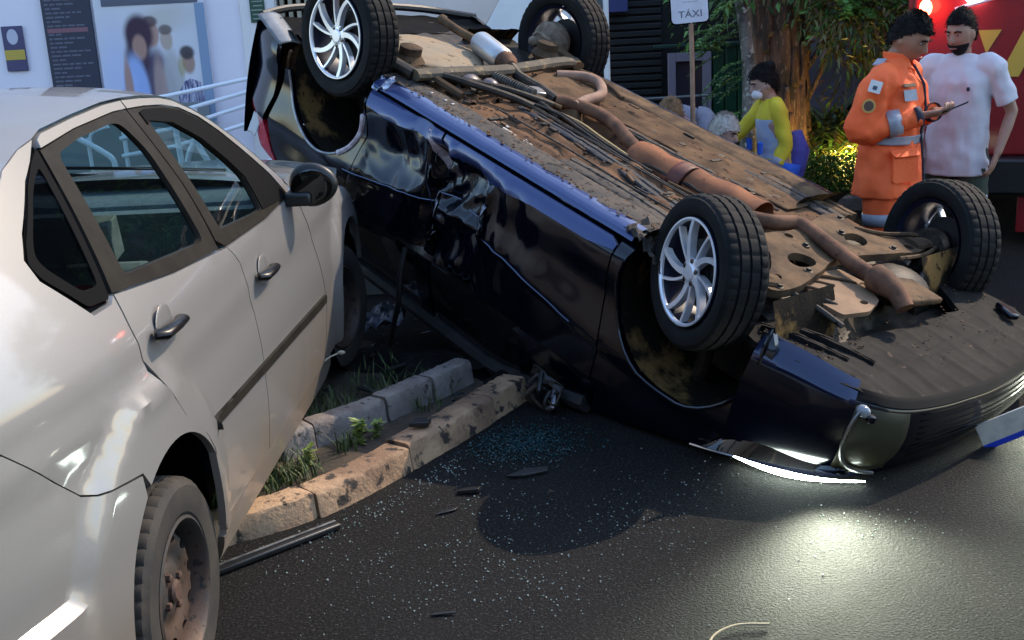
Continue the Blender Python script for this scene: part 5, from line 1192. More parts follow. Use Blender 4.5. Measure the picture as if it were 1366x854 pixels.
for i in range(80):      # hanging foliage that dips into the picture
    c = Vector((R.uniform(.10, 1.25), R.uniform(-.75, -.1), R.uniform(1.15, 1.85))); clump(mb, c, R.uniform(.08, .20), 36, .085, .026, [0, 1, 3, 3, 4, 3] if c.z < 1.5 else [0, 1, 2, 3, 4], R, 1.1, .5)
for i in range(26): sprig(mb, (R.uniform(.2, 1.0), R.uniform(-.6, -.3), R.uniform(1.45, 1.85)), Vector((R.uniform(-1, 1), -.3, R.uniform(-.5, .3))), R.uniform(.2, .4), 8, .09, .03, [1, 2, 3], R)
for i in range(8): sprig(mb, (.40+R.uniform(-.1, .15), -.6, 1.62+R.uniform(-.06, .1)), Vector((R.uniform(-1, 1), -.5, R.uniform(-.2, .3))), .25, 9, .09, .034, [2], R)
for i in range(20):
    c = Vector((R.uniform(.55, 1.05), R.uniform(-.3, .2), R.uniform(.75, 1.3))); clump(mb, c, R.uniform(.08, .18), 26, .10, .022, [3, 3, 1, 4], R, 1.2, .6)
mb.build('crown', lm_, t1, smooth=False)
t2 = thing('slim_tree', 'slim tree with pale lichen spotted bark beside the broad trunk', 'tree', (1.97, 9.5, 0))
trunk('trunk', [(0, 0, -.05), (.0, 0, .5), (.01, 0, .9), (.0, 0, 1.2), (-.05, 0, 1.55), (-.11, 0, 1.9), (-.15, .05, 2.6)], [.085, .065, .055, .05, .045, .04, .03], bark2, t2, .10, 16)
mb = MB()
for i in range(34): clump(mb, (R.uniform(-.55, .25), R.uniform(-.3, .35), R.uniform(1.50, 2.9)), R.uniform(.12, .28), 38, .08, .026, [0, 0, 1, 1, 2], R, 1, .4)
for i in range(26): sprig(mb, (R.uniform(-.30, .05), R.uniform(-.15, .2), R.uniform(1.22, 1.75)), Vector((-1, R.uniform(-.6, .4), R.uniform(-.4, .5))), R.uniform(.18, .34), 10, .06, .018, [0, 1, 1, 2], R)
for i in range(12): sprig(mb, (R.uniform(-.18, .02), R.uniform(-.05, .1), R.uniform(.75, 1.2)), Vector((-1, R.uniform(-.6, .2), R.uniform(-.7, .1))), R.uniform(.15, .28), 9, .05, .014, [0, 0, 1, 2], R)
mb.build('crown', lm_, t2, smooth=False)
def far_tree(x, y, h, label, seed):  # trees added behind the truck to cut sky glare in reflections
    R3 = random.Random(seed); t = thing('added_tall_tree', label, 'tree', (x, y, 0), 0, None)
    trunk('trunk', [(0, 0, -.1), (.05, 0, h*.3), (.1, .1, h*.55)], [.32, .24, .14], bark, t, .1, 14); mb = MB()
    for i in range(95):
        d = rv(R3); c_ = Vector((d.x*2.6, d.y*1.9, h*.62+d.z*h*.36))*1.0; clump(mb, c_, R3.uniform(.5, .95), 34, .34, .14, [0, 0, 0, 1], R3)
    mb.build('crown', lm_, t, smooth=False)
far_tree(5.2, 16.2, 8.5, 'added tall dark tree beyond the fire engine, nearest the dark building', 1); far_tree(9.6, 16.8, 9.0, 'added tallest dark tree beyond the fire engine', 2); far_tree(13.8, 15.5, 8.0, 'added tall dark tree far to the right of the fire engine', 3)
hd = thing('clipped_hedge', 'low clipped green hedge behind a concrete edging', 'hedge', (2.35, 9.5, 0))
mb = MB()
for _ in range(5200):
    p = Vector((R.uniform(-.55, .50), R.uniform(-.24, .2), R.uniform(.09, .42+.03*nz(R.uniform(0, 9))))); 
    if R.random() < .6: p.y = -.24+.03*R.random()
    leaf(mb, p, Vector((R.uniform(-1, 1), -.8, R.uniform(-.3, 1))), R.uniform(.022, .045), R.uniform(.014, .024), R, R.choice([0, 1, 1, 1, 2]), .1)
mb.build('foliage', lm_, hd, smooth=False)
b = MB()
for i in range(16): b.tube([(-.5+.063*i, 0, 0), (-.5+.063*i+R.uniform(-.03, .03), R.uniform(-.1, .1), .36)], .008, 5)
b.build('stems', bark, hd)
eg = thing('bed_edging', 'low weathered concrete edging under the hedge', 'edging', (2.3, 9.18, 0))
for i in range(4): abox('edging_block', -.7+.42*i, -.285+.42*i, -.06, .06, 0, .115, blk_m, eg, bev=.012)
mbm = [leafs[k] for k in ('olive', 'yellow', 'brown', 'mid', 'dark')]
def strappy(name, label, loc, n, r, h, mis):
    root = thing(name, label, 'shrub', loc); mb = MB()
    for _ in range(n):
        a = R.uniform(0, 2*pi); L = R.uniform(.5, 1)*h; p = Vector((R.gauss(0, r*.35), R.gauss(0, r*.3), R.uniform(0, .25)*h)); d = Vector((cos(a), sin(a)*.8, R.uniform(.3, 2.2))).normalized(); s = d.cross(Vector((0, 0, 1))).normalized(); wv = R.uniform(.010, .024); mi = R.choice(mis); pts = []
        for t in (0, .35, .7, 1): pts.append(p+d*L*t+Vector((cos(a), sin(a), 0))*r*.5*t*t-Vector((0, 0, .45*L*t*t*t)))
        ws = (wv*.6, wv, wv*.7, .001); vs = []
        for q, ww in zip(pts, ws): vs += [q-s*ww, q+s*ww]
        mb.add(vs, [(0, 1, 3, 2), (2, 3, 5, 4), (4, 5, 7, 6)], mi)
    mb.build('foliage', mbm, root, smooth=False); b = MB()
    for i in range(4): b.tube([(R.uniform(-.05, .05), R.uniform(-.05, .05), 0), (R.uniform(-.08, .08), R.uniform(-.08, .08), h*.35)], .009, 5)
    b.build('stems', bark, root); return root
strappy('yellow_shrub', 'strappy yellow lit shrub just behind the hedge', (2.66, 9.85, .1), 1000, .30, .52, [0, 1, 1, 3])
strappy('yellow_shrub', 'shrub with orange tipped leaves between the medic and the yellow lit shrub', (2.42, 9.80, .1), 480, .20, .40, [0, 1, 2, 3])
strappy('leafy_shrub', 'bright leaning shrub between the hedge and the fire engine', (3.15, 9.95, .1), 800, .34, .80, [3, 0, 3, 1])
strappy('olive_shrub', 'tall olive shrub in front of the lilac wall', (2.95, 10.5, .1), 620, .45, .95, [0, 0, 3, 4, 2])
strappy('olive_shrub', 'dim olive shrub tight against the broad trunk', (2.75, 10.25, .1), 380, .3, .70, [0, 4, 3, 2])
gl = thing('garden_light', 'small warm garden spotlight glowing in the yellow shrub', 'lamp', (2.84, 9.50, .28))
b = MB(); b.lathe([(0, -.02), (.022, -.02), (.028, .03), (.024, .03), (0, .028)], 16, Matrix.Rotation(-.9, 4, 'X')); b.build('lamp_head', blackpl, gl)
b = MB(); b.ell((0, .022, .020), (.016, .016, .012), 10, 6); b.build('bulb', mat('warm_bulb', (1, .8, .4), .4, emit=(1, .78, .25), es=12), gl)
b = MB(); b.tube([(0, 0, -.02), (0, 0, -.28)], .006, 6); b.build('lamp_stake', blackpl, gl)
L = bpy.data.lights.new('garden_beam', 'POINT'); L.energy = 6.5; L.color = (1, .74, .22); L.shadow_soft_size = .03; o = bpy.data.objects.new('garden_beam', L); COL.objects.link(o); o.location = (2.80, 9.52, .46)
# ------------------------------------------------------------------ fire engine (rear)
ft = thing('fire_engine', 'red fire engine seen from behind with yellow chevron stripes', 'truck', (3.875, 7.576, 0), radians(-20))
redp = mat('fire_red', (.25, .006, .010), .4, c2=(.20, .005, .008), sc=3, coat=.4); yel = mat('chevron_yellow', (.55, .36, .05), .5)
abox('body', -1.24, 1.24, .05, 5.5, .55, 3.0, redp, ft, bev=.04)
abox('rear_panel', -1.20, 1.20, .0, .048, .60, 2.95, redp, ft, bev=.02)
def stripe(pts):
    b = MB(); b.prism(pts, .002, .008, Matrix.Rotation(pi/2, 4, 'X')); b.build('chevron_stripe', yel, ft)
for i in range(6):
    x = -.72+.42*i
    if x > -.72+.01: stripe([(x-.12-.42+.18, 1.12), (x+.0-.42+.18, 1.12), (x+.42-.42+.18, 2.05), (x+.30-.42+.18, 2.05)])
stripe([(-.80, 1.42), (-.66, 1.42), (-.745, 1.27)])
stripe([(-.52+.02, 1.12), (-.40+.02, 1.12), (-.06, 2.0), (-.18, 2.0)])
abox('rear_bumper', -1.22, 1.22, -.12, .04, .36, .60, blackpl, ft, bev=.02)
abox('mud_flap', -.50, -.20, -.06, -.04, .10, .34, redp, ft, bev=.006)
for sx in (-1, 1):
    b = MB(); b.lathe([(.30, -.14), (.46, -.13), (.48, -.06), (.48, .10), (.46, .14), (.28, .14)], 32, Matrix.Translation((sx*.98, 1.2, .48)) @ Matrix.Rotation(pi/2, 4, 'Y')); b.lathe([(0, .1), (.28, .06), (.3, .14)], 24, Matrix.Translation((sx*.98, 1.2, .48)) @ Matrix.Rotation(pi/2, 4, 'Y')); b.build('wheel', rubber, ft, sharp=35)
abox('chassis', -.9, .9, .1, 5.4, .36, .56, blackpl, ft, bev=.01)
b = MB(); b.ell((-1.13, -.03, 1.575), (.040, .03, .055), 16, 10); b.build('tail_lamp', mat('lit_red_lamp', (.8, .1, .06), .3, emit=(1, .12, .06), es=9), ft)
b = MB(); b.ell((-1.19, -.02, 1.09), (.022, .02, .022), 12, 8); b.build('marker_lamp', mat('lit_white_lamp', (.9, .9, 1), .3, emit=(.9, .9, 1), es=6), ft)
b = MB(); b.tube([(-.95, -.06, 1.56), (-.80, -.06, 1.60), (-.55, -.06, 1.665)], .012, 8); b.build('grab_rail', tubew, ft)
b = MB(); b.ell((-.83, -.05, 1.625), (.06, .03, .035), 12, 8); b.build('work_lamp', MATS['lit_white_lamp'], ft)
L = bpy.data.lights.new('tail_lamp_glow', 'POINT'); L.energy = 1.5; L.color = (1, .08, .04); L.shadow_soft_size = .05; o = bpy.data.objects.new('tail_lamp_glow', L); COL.objects.link(o); o.location = (2.80, 7.80, 1.58)
# ------------------------------------------------------------------ people (each faces -Y in its own frame, x = its left side)
skinA = mat('skin_tan', (.36, .19, .125), .5, c2=(.31, .155, .10), sc=12); skinB = mat('skin_warm', (.40, .22, .15), .5, c2=(.34, .18, .12), sc=12); skinC = mat('skin_light', (.47, .29, .22), .5, c2=(.41, .24, .18), sc=12)
hair_b = mat('black_hair', (.006, .005, .005), .75, spec=.15, c2=(.014, .012, .011), sc=60, bump=.6, bsc=120); hair_w = mat('white_hair', (.60, .56, .50), .7, c2=(.48, .43, .36), sc=40, bump=.6, bsc=90); hair_l = mat('light_brown_hair', (.35, .21, .10), .6, c2=(.25, .14, .07), sc=40, bump=.6, bsc=90)
eye_w = mat('eye_white', (.30, .27, .25), .4); eye_d = mat('eye_dark', (.02, .014, .01), .2); lip_m = mat('lip', (.26, .10, .08), .5)
def head(mb, c, rot, s=1.0):
    def fn(v):
        x, y, z = v; t = z/.118
        if t < 0: x *= 1-.30*t*t; y = y*(1-.10*t*t)-.012*t*t if y < 0 else y*(1-.35*t*t)
        if y < 0:
            y += .010*exp(-((abs(x)-.032)/.018)**2-((z-.012)/.016)**2)     # eye sockets
            y -= .006*exp(-((z-.038)/.012)**2)*exp(-(x/.05)**2)            # brow
            y -= .006*exp(-((z+.062)/.014)**2-(x/.03)**2)                  # mouth
            y -= .010*exp(-((z+.10)/.02)**2-(x/.03)**2)                    # chin
        return Vector((x, y, z))
    R_ = rot
    mb.ell(c, (.077*s, .097*s, .118*s), 28, 20, R_, fn=fn)
    C = Vector(c)
    mb.tube([C+R_ @ Vector((0, -.088, .022)), C+R_ @ Vector((0, -.106, -.008)), C+R_ @ Vector((0, -.113, -.022)), C+R_ @ Vector((0, -.092, -.032))], [.007, .011, .014, .010], 8)
    for sx in (-1, 1): mb.ell(C+R_ @ Vector((sx*.077, .008, -.005)), (.010, .022, .034), 10, 8, R_)
def face_bits(root, c, rot, mask=None):
    C = Vector(c)
    for sx in (-1, 1):
        b = MB(); b.ell(C+rot @ Vector((sx*.032, -.080, .012)), (.012, .009, .0048), 10, 8, rot); e = b.build('eye', eye_w, root)
        b = MB(); b.ell(C+rot @ Vector((sx*.032, -.087, .012)), (.006, .0045, .0048), 8, 6, rot); b.build('pupil', eye_d, e)
        b = MB(); b.tube([C+rot @ Vector((sx*.014, -.098, .030)), C+rot @ Vector((sx*.034, -.097, .036)), C+rot @ Vector((sx*.054, -.084, .030))], .0045, 6); b.build('eyebrow', hair_b, root)
    if not mask:
        b = MB(); b.tube([C+rot @ Vector((-.024, -.094, -.060)), C+rot @ Vector((0, -.105, -.061)), C+rot @ Vector((.024, -.094, -.060))], [.003, .006, .003], 8); b.build('lips', lip_m, root)
def hairdo(root, c, rot, m, s=1.07, back=-.02, front=.045, bulk=0, seed=0):
    mb = MB(); C = Vector(c)
    def keep(v):   # v in head frame (unit-ish)
        lim = lerp(front, back, sst(-.06, .05, v.y)) - (.04 if v.y > .05 else 0) + .012*nz(v.x*60+seed, v.y*60, v.z*20)
        return v.z > lim
    seg, ring = 40, 26; vs = []; ok = []
    for i in range(ring+1):
        t = pi*i/ring*.78
        for k in range(seg):
            a = 2*pi*k/seg; v = Vector((.077*sin(t)*cos(a), .097*sin(t)*sin(a), .118*cos(t)))
            kk = s+.03+bulk*sst(.0, .1, v.z)+.05*nz(v.x*45+seed, v.y*45, v.z*45)+.025*nz(v.x*120, v.y*120, v.z*60)
            ok.append(keep(v)); vs.append(C+rot @ (v*kk+Vector((0, .004, .004))))
    fs = []
    for i in range(ring):
        for k in range(seg):
            q = (i*seg+k, (i+1)*seg+k, (i+1)*seg+(k+1) % seg, i*seg+(k+1) % seg)
            if sum(ok[j] for j in q) >= 3: fs.append(q)
    mb.add(vs, fs)
    RH = random.Random(seed+17); used = sorted({j for q in fs for j in q})
    for _ in range(1500):        # short locks over the scalp
        j = RH.choice(used); p = vs[j]; o = (p-C).normalized(); bk = rot @ Vector((RH.uniform(-.5, .5), .6, -.35)); dd = (bk-o*bk.dot(o)+o*RH.uniform(.10, .55)).normalized(); L_ = RH.uniform(.010, .026); sd_ = o.cross(dd).normalized()*RH.uniform(.0012, .003)
        q = p+Vector((RH.uniform(-.006, .006),)*3)
        mb.add([q-sd_, q+sd_, q+dd*L_*.6+sd_*.6+o*.003, q+dd*L_], [(0, 1, 2, 3)])
    return mb.build('hair', m, root, sharp=180)
def hand(mb, w, d, n, curl=.5, side=1, s=1.0):
    """w wrist, d towards the fingers, n palm normal (fingers curl to n)"""
    w = Vector(w); d = Vector(d).normalized(); n = Vector(n); n = (n-d*n.dot(d)).normalized(); l = d.cross(n)*side
    mb.tube([w-d*.01, w+d*.025, w+d*.06, w+d*.088], [(.024*s, .017*s), (.034*s, .017*s), (.040*s, .015*s), (.038*s, .012*s)], 12, upv=n)
    for i, (o, L, r) in enumerate(((-.029, .070, .0085), (-.0095, .080, .009), (.010, .075, .0088), (.029, .058, .0078))):
        p = w+d*.082*s+l*o*s; pts = [p-d*.02]; q = p; ang = 0
        for k, f in enumerate((.42, .33, .25)):
            ang += curl*(.5 if k == 0 else .75)*(1+.08*i); q = q+(d*cos(ang)+n*sin(ang))*L*f*s; pts.append(q)
        mb.tube(pts, [r*s*1.05, r*s, r*s*.92, r*s*.75], 8)
    p = w+d*.022*s-l*.030*s
    pts = [p, p+(d*.5-l*.6+n*.35).normalized()*.034*s, p+(d*.5-l*.6+n*.35).normalized()*.034*s+(d*.85-l*.1+n*.5).normalized()*.030*s, p+(d*.5-l*.6+n*.35).normalized()*.034*s+(d*.85-l*.05+n*.55).normalized()*.052*s]
    mb.tube(pts, [.014*s, .0115*s, .010*s, .008*s], 8)
def cloth(name, path, radii, m, parent, amp=.006, fr=9, seg=28, n=6, upv=None, cap=True, seed=0, wr=0, vary=None, solid=0, into=None):
    P = spl(path, n); k = len(P); ra = []
    for i in range(k):
        t = i/(k-1)*(len(radii)-1); a = min(int(t), len(radii)-2); f = t-a
        A = radii[a] if isinstance(radii[a], tuple) else (radii[a],)*2; B_ = radii[a+1] if isinstance(radii[a+1], tuple) else (radii[a+1],)*2
        ra.append((lerp(A[0], B_[0], f), lerp(A[1], B_[1], f)))
    mb = MB(); mb.tube(P, ra, seg, cap=cap, upv=upv)
    for i, v in enumerate(mb.v):
        v = Vector(v); c = P[min(i//seg, k-1)]; d = (v-c); L = d.length
        if L < 1e-5: continue
        d /= L; o = amp*nz(v.x*fr+seed, v.y*fr, v.z*fr*1.4)+amp*.7*nz(v.x*fr*2.3, v.y*fr*2.3+seed, v.z*fr*2.3)
        if wr: o += wr*sin((v.z*.9+v.x*.5+.03*nz(v.x*8, v.y*8, v.z*8))*70+seed)*.5
        mb.v[i] = tuple(v+d*o)
    if into is not None: into.add(mb.v, mb.f); return None
    return mb.build(name, m, parent, sharp=180, solid=solid)
def fold(mb, amp, seed):
    for i, v in enumerate(mb.v):
        v = Vector(v); q = v.z*7+v.x*6*(1 if v.x > 0 else -1); o = Vector((nz(v.x*15+seed, v.y*15, q), nz(v.y*15, q+4, v.x*17+seed), 0))
        mb.v[i] = tuple(v+o*amp)
    return mb
def patch(name, c, n, up, w_, h_, m, parent, th=.003, r=.006, bow=0):
    n = Vector(n).normalized(); up = Vector(up); up = (up-n*up.dot(n)).normalized(); s = up.cross(n); M4 = Matrix((s, up, n)).transposed().to_4x4(); M4.translation = Vector(c)
    b = MB(); b.prism(rnd([(-w_/2, -h_/2), (w_/2, -h_/2), (w_/2, h_/2), (-w_/2, h_/2)], r), 0, th, M4); return b.build(name, m, parent)
def body(root, m, J, hrot, scale=1, hands=((.5, 1, None), (.5, -1, None)), vox=.008):
    mb = MB()
    mb.tube([J['pel']-Vector((0, 0, .06)), J['pel'], J['waist'], J['chest'], J['neck']-Vector((0, 0, .05)), J['neck']], [(.09, .13), (.105, .165), (.09, .135), (.105, .165), (.07, .13), (.05, .055)], 20, upv=(1, 0, 0))
    mb.tube([J['neck']-Vector((0, 0, .06)), J['neck'], J['head']-hrot @ Vector((0, -.01, .05))], [.062, .056, .052], 16)
    head(mb, J['head'], hrot)
    for s_, sd in (('R', -1), ('L', 1)):
        sh, el, wr_ = J['sh'+s_], J['el'+s_], J['wr'+s_]
        mb.tube([J['chest'].lerp(sh, .6), sh, sh.lerp(el, .5), el, el.lerp(wr_, .35), wr_], [.05, .054, .046, .037, .036, .025], 12)
        d, nrm, curl = J['hd'+s_]; hand(mb, wr_, d, nrm, curl, -sd)
        hp, kn, an = J['hp'+s_], J['kn'+s_], J['an'+s_]
        mb.tube([hp+Vector((0, 0, .03)), hp.lerp(kn, .4), kn, kn.lerp(an, .35), an], [.085, .075, .055, .055, .036], 12)
        t = J['toe'+s_]; mb.tube([an+(an-t).normalized()*.05-Vector((0, 0, .02)), an-Vector((0, 0, .02)), t], [.035, .042, .03], 10)
    return mb.build('body', m, root, remesh=vox)
V = lambda *a: Vector(a)
def stand(): return dict(pel=V(0, .01, .90), waist=V(0, .0, 1.04), chest=V(0, .0, 1.25), neck=V(0, .005, 1.42), head=V(0, -.03, 1.545), hpR=V(-.095, .01, .88), hpL=V(.095, .01, .88), knR=V(-.11, -.01, .47), knL=V(.11, -.01, .47), anR=V(-.115, .03, .08), anL=V(.115, .03, .08), toeR=V(-.13, -.14, .035), toeL=V(.13, -.14, .035), shR=V(-.185, .0, 1.37), shL=V(.185, .0, 1.37))
def shoe(root, an, toe, m):
    b = MB(); d = (toe-an); d.z = 0; d.normalize(); b.tube([an-d*.07-V(0, 0, an.z-.04), an-d*.02-V(0, 0, an.z-.05), toe.lerp(an, .3)-V(0, 0, 0)+V(0, 0, .008), toe+d*.035+V(0, 0, .0)], [(.035, .035), (.042, .05), (.044, .036), (.03, .022)], 14, upv=(0, 0, 1)); b.build('shoe', m, root)
# ---- rescuer in orange
orange = mat('orange_fabric', (1.0, .155, .035), .75, c2=(.95, .125, .025), sc=6, bump=.25, bsc=90); refl = mat('grey_reflective', (.34, .34, .38), .4, c2=(.28, .28, .32), sc=30); navy_f = mat('navy_fabric', (.02, .022, .04), .8)
pm = thing('person', 'rescuer in orange uniform and grey belt looking down at a phone', 'person', (2.06, 6.25, -.015), radians(52)); pm.scale = (.985, .985, .985)
J = stand(); hr = Euler((.48, 0, -.10)).to_matrix()
J['head'] = V(0, -.075, 1.535); J.update(elR=V(-.255, .07, 1.08), wrR=V(-.085, -.19, 1.15), elL=V(.25, .03, 1.09), wrL=V(.085, -.20, 1.15), hdR=(V(.45, -.85, .1), V(.3, .3, .8), .75), hdL=(V(-.45, -.85, .1), V(-.3, .3, .8), .75))
body(pm, skinA, J, hr); face_bits(pm, J['head'], hr); hairdo(pm, J['head'], hr, hair_b, 1.09, -.035, .05, .05)
jm = MB()
cloth('j', [(0, .01, .715), (0, .01, .85), (0, .01, .99), (0, .005, 1.05), (0, .0, 1.20), (0, .0, 1.30), (0, .006, 1.385), (0, .012, 1.435)], [(.182, .235), (.172, .222), (.150, .197), (.144, .188), (.165, .210), (.145, .205), (.095, .135), (.07, .082)], orange, pm, .014, 8, 44, 7, upv=(1, 0, 0), seed=3, into=jm)
for s_, sd in (('R', -1), ('L', 1)):
    sh, el, wr_ = J['sh'+s_], J['el'+s_], J['wr'+s_]
    cloth('j', [sh+V(-sd*.11, 0, -.04), sh+V(-sd*.04, 0, -.018), sh+V(sd*.012, 0, -.05), sh.lerp(el, .5)+V(sd*.01, 0, 0), el, el.lerp(wr_, .45), el.lerp(wr_, .93)], [.062, .076, .084, .082, .076, .068, .050], orange, pm, .011, 11, 26, 6, seed=sd*7, into=jm)
jk = fold(jm, .018, 8).build('jacket', orange, pm, remesh=.009)
cloth('belt', [(0, .008, 1.005), (0, .006, 1.03), (0, .004, 1.052)], [(.157, .205), (.156, .203), (.155, .202)], refl, pm, .006, 8, 40, 3, upv=(1, 0, 0), cap=False, solid=.004)
for s_, sd in (('R', -1), ('L', 1)):
    sh, el, wr_ = J['sh'+s_], J['el'+s_], J['wr'+s_]
    a, c = el.lerp(wr_, .40), el.lerp(wr_, .62); b = MB(); b.tube([a, c], [.0735, .068], 24, cap=False); b.build('sleeve_band', refl, jk, solid=.004)
    b = MB(); b.tube([el.lerp(wr_, .86), el.lerp(wr_, .97)], [.053, .048], 20, cap=False); b.build('cuff', navy_f, jk, solid=.004)
for sx in (-1, 1):
    b = MB(); b.grid(lambda u, v: V(sx*(.02+.06*u), -.082+.12*u*u+.012*sin(v*pi)-.035*v, 1.445-.075*v+.03*u), 6, 6); b.build('collar', orange, jk, solid=.006)
b = MB(); b.tube([(.005, -.10, 1.40), (.006, -.158, 1.30), (.006, -.172, 1.18), (.005, -.152, 1.05), (.005, -.170, .9), (.005, -.182, .74)], .007, 6); b.build('zip', navy_f, jk)
def jpt(ang, z, off=.0):
    tabw = [(.73, .178, .232), (.85, .172, .222), (.99, .148, .195), (1.05, .142, .188), (1.2, .165, .215), (1.32, .145, .215)]
    ry = interp([(a, b_) for a, b_, c in tabw], z); rx = interp([(a, c) for a, b_, c in tabw], z)
    return V((rx+off)*sin(ang), -(ry+off)*cos(ang), z), V(sin(ang)*ry, -cos(ang)*rx, 0)
p, n = jpt(-.62, 1.255, .010); patch('name_tag', p, n+V(0, 0, .05), (0, 0, 1), .085, .058, refl, jk)
p, n = jpt(-.62, 1.305, .008); patch('name_tape', p, n+V(0, 0, .2), (0, 0, 1), .085, .02, mat('olive_tape', (.08, .055, .03), .8), jk)
p, n = jpt(-.75, .88, .008); patch('pocket', p, n, (0, 0, 1), .15, .15, orange, jk, .012, .02)
p, n = jpt(-.75, .955, .020); patch('pocket_flap', p, n+V(0, 0, .25), (.0, 0, 1), .16, .055, orange, jk, .008, .02)
sh, el = J['shR'], J['elR']; ax_ = (el-sh).normalized(); out_ = V(-1, -.25, 0); out_ = (out_-ax_*out_.dot(ax_)).normalized()
q = patch('sleeve_patch', sh.lerp(el, .25)+out_*.104, out_, -ax_, .062, .062, mat('patch_white', (.7, .68, .66), .7), jk); patch('patch_star', sh.lerp(el, .27)+out_*.1085, out_, -ax_, .022, .020, mat('patch_blue', (.06, .08, .13), .7), q, .001, .004)
b = MB(); M4 = Matrix(((-ax_).cross(out_), -ax_, out_)).transposed().to_4x4(); M4.translation = sh.lerp(el, .58)+out_*.094
b.prism([(.034*cos(2*pi*i/20), .036*sin(2*pi*i/20)) for i in range(20)], 0, .004, M4); q = b.build('sleeve_badge', mat('badge_gold', (.55, .32, .08), .7), jk)
b = MB(); b.prism([(.024*cos(2*pi*i/20), .026*sin(2*pi*i/20)) for i in range(20)], .0042, .006, M4); b.build('badge_centre', mat('badge_dark', (.09, .045, .03), .7), q)
b = MB(); b.box((-.14, .03, 1.425), (.075, .05, .006), Euler((0, -.35, 0)).to_matrix()); b.build('shoulder_tab', refl, jk)
for s_, sd in (('R', -1), ('L', 1)):
    cloth('trouser_leg', [J['hp'+s_]+V(0, 0, -.02), J['hp'+s_].lerp(J['kn'+s_], .5), J['kn'+s_], J['kn'+s_].lerp(J['an'+s_], .6), J['an'+s_]+V(0, 0, -.01)], [.115, .105, .092, .085, .075], orange, pm, .012, 10, 22, 5, seed=sd)
    b = MB(); b.tube([J['hp'+s_].lerp(J['kn'+s_], .62), J['hp'+s_].lerp(J['kn'+s_], .78)], [.108, .104], 24, cap=False); b.build('trouser_band', refl, pm, solid=.004)
    shoe(pm, J['an'+s_], J['toe'+s_], gloss_black)
pm_w = Matrix.Translation(pm.location) @ Matrix.Rotation(radians(52), 4, 'Z')
ph = MB(); ph.box((0, 0, 0), (.072, .008, .15)); pho = ph.build('phone', gloss_black, bevel=.003)
pho.matrix_world = pm_w @ Matrix.Translation((.0, -.315, 1.165)) @ Euler((1.15, 0, .2)).to_matrix().to_4x4(); tag(pho, 'black phone held in both hands by the orange uniformed rescuer', 'phone')
# ---- bystander in a white T-shirt
tee = mat('white_tshirt', (.68, .64, .67), .85, c2=(.62, .58, .61), sc=3, bump=.25, bsc=30); trous = mat('dark_green_trousers', (.022, .030, .018), .8, c2=(.03, .04, .025), sc=8)
wm = thing('person', 'bearded man in a white T-shirt and dark trousers beside the fire engine', 'person', (2.55, 6.62, -.01), radians(-36)); wm.scale = (.90, .92, .97)
J = stand(); hr = Euler((.20, 0, -.25)).to_matrix(); J['head'] = V(0, -.045, 1.54)
J.update(elL=V(.30, .06, 1.10), wrL=V(.255, -.05, .87), elR=V(-.255, .05, 1.09), wrR=V(-.20, -.10, .88), hdR=(V(.1, -.3, -.9), V(1, 0, 0), .4), hdL=(V(-.25, -.25, -.9), V(-1, 0, 0), .45))
body(wm, skinB, J, hr); face_bits(wm, J['head'], hr); hairdo(wm, J['head'], hr, hair_b, 1.06, -.02, .058, .02, 4)
b = MB()
def brd(u, v):
    a = lerp(-1.25, 1.25, u); z = lerp(-.045, -.112, v); t = z/.118; rx = .077*(1-.30*t*t)*sqrt(max(.05, 1-t*t)); ry = .097*(1-.1*t*t)*sqrt(max(.05, 1-t*t))+.012*t*t
    return J['head']+hr @ V((rx+.004)*sin(a), -(ry+.006)*cos(a), z)
b.grid(brd, 18, 6); b.build('beard', hair_b, wm, solid=.006)
tm = MB()
cloth('t', [(0, .0, .74), (0, .0, .84), (0, .0, 1.0), (0, .0, 1.15), (0, .0, 1.27), (0, .003, 1.345), (0, .008, 1.395), (0, .012, 1.425)], [(.140, .205), (.138, .195), (.132, .182), (.138, .185), (.132, .190), (.105, .172), (.082, .125), (.062, .078)], tee, wm, .012, 7, 44, 7, upv=(1, 0, 0), seed=9, into=tm)
for s_, sd in (('R', -1), ('L', 1)):
    sh, el = J['sh'+s_], J['el'+s_]
    cloth('t', [sh+V(-sd*.11, 0, -.035), sh+V(-sd*.05, 0, -.012), sh+V(sd*.006, 0, -.018), sh.lerp(el, .42), sh.lerp(el, .80)], [.060, .068, .069, .066, .068], tee, wm, .008, 10, 28, 6, seed=sd*5, into=tm)
ts = fold(tm, .013, 3).build('tshirt', tee, wm, remesh=.009)
for s_, sd in (('R', -1), ('L', 1)):
    cloth('trouser_leg', [J['hp'+s_]+V(-sd*.02, 0, .04), J['hp'+s_].lerp(J['kn'+s_], .5), J['kn'+s_], J['kn'+s_].lerp(J['an'+s_], .6), J['an'+s_]+V(0, 0, -.01)], [.105, .098, .086, .08, .07], trous, wm, .010, 10, 22, 5, seed=sd)
    shoe(wm, J['an'+s_], J['toe'+s_], white_paint)
p, n = V(.085, -.136, 1.24), V(.3, -1, .05); patch('shirt_logo', p, n, (0, 0, 1), .018, .022, mat('logo_dark', (.03, .025, .04), .7), ts, .002, .004)
patch('leg_stripe', V(.198, -.03, .50), V(1, -.5, 0), (0, 0, 1), .03, .26, white_paint, wm, .002, .004)
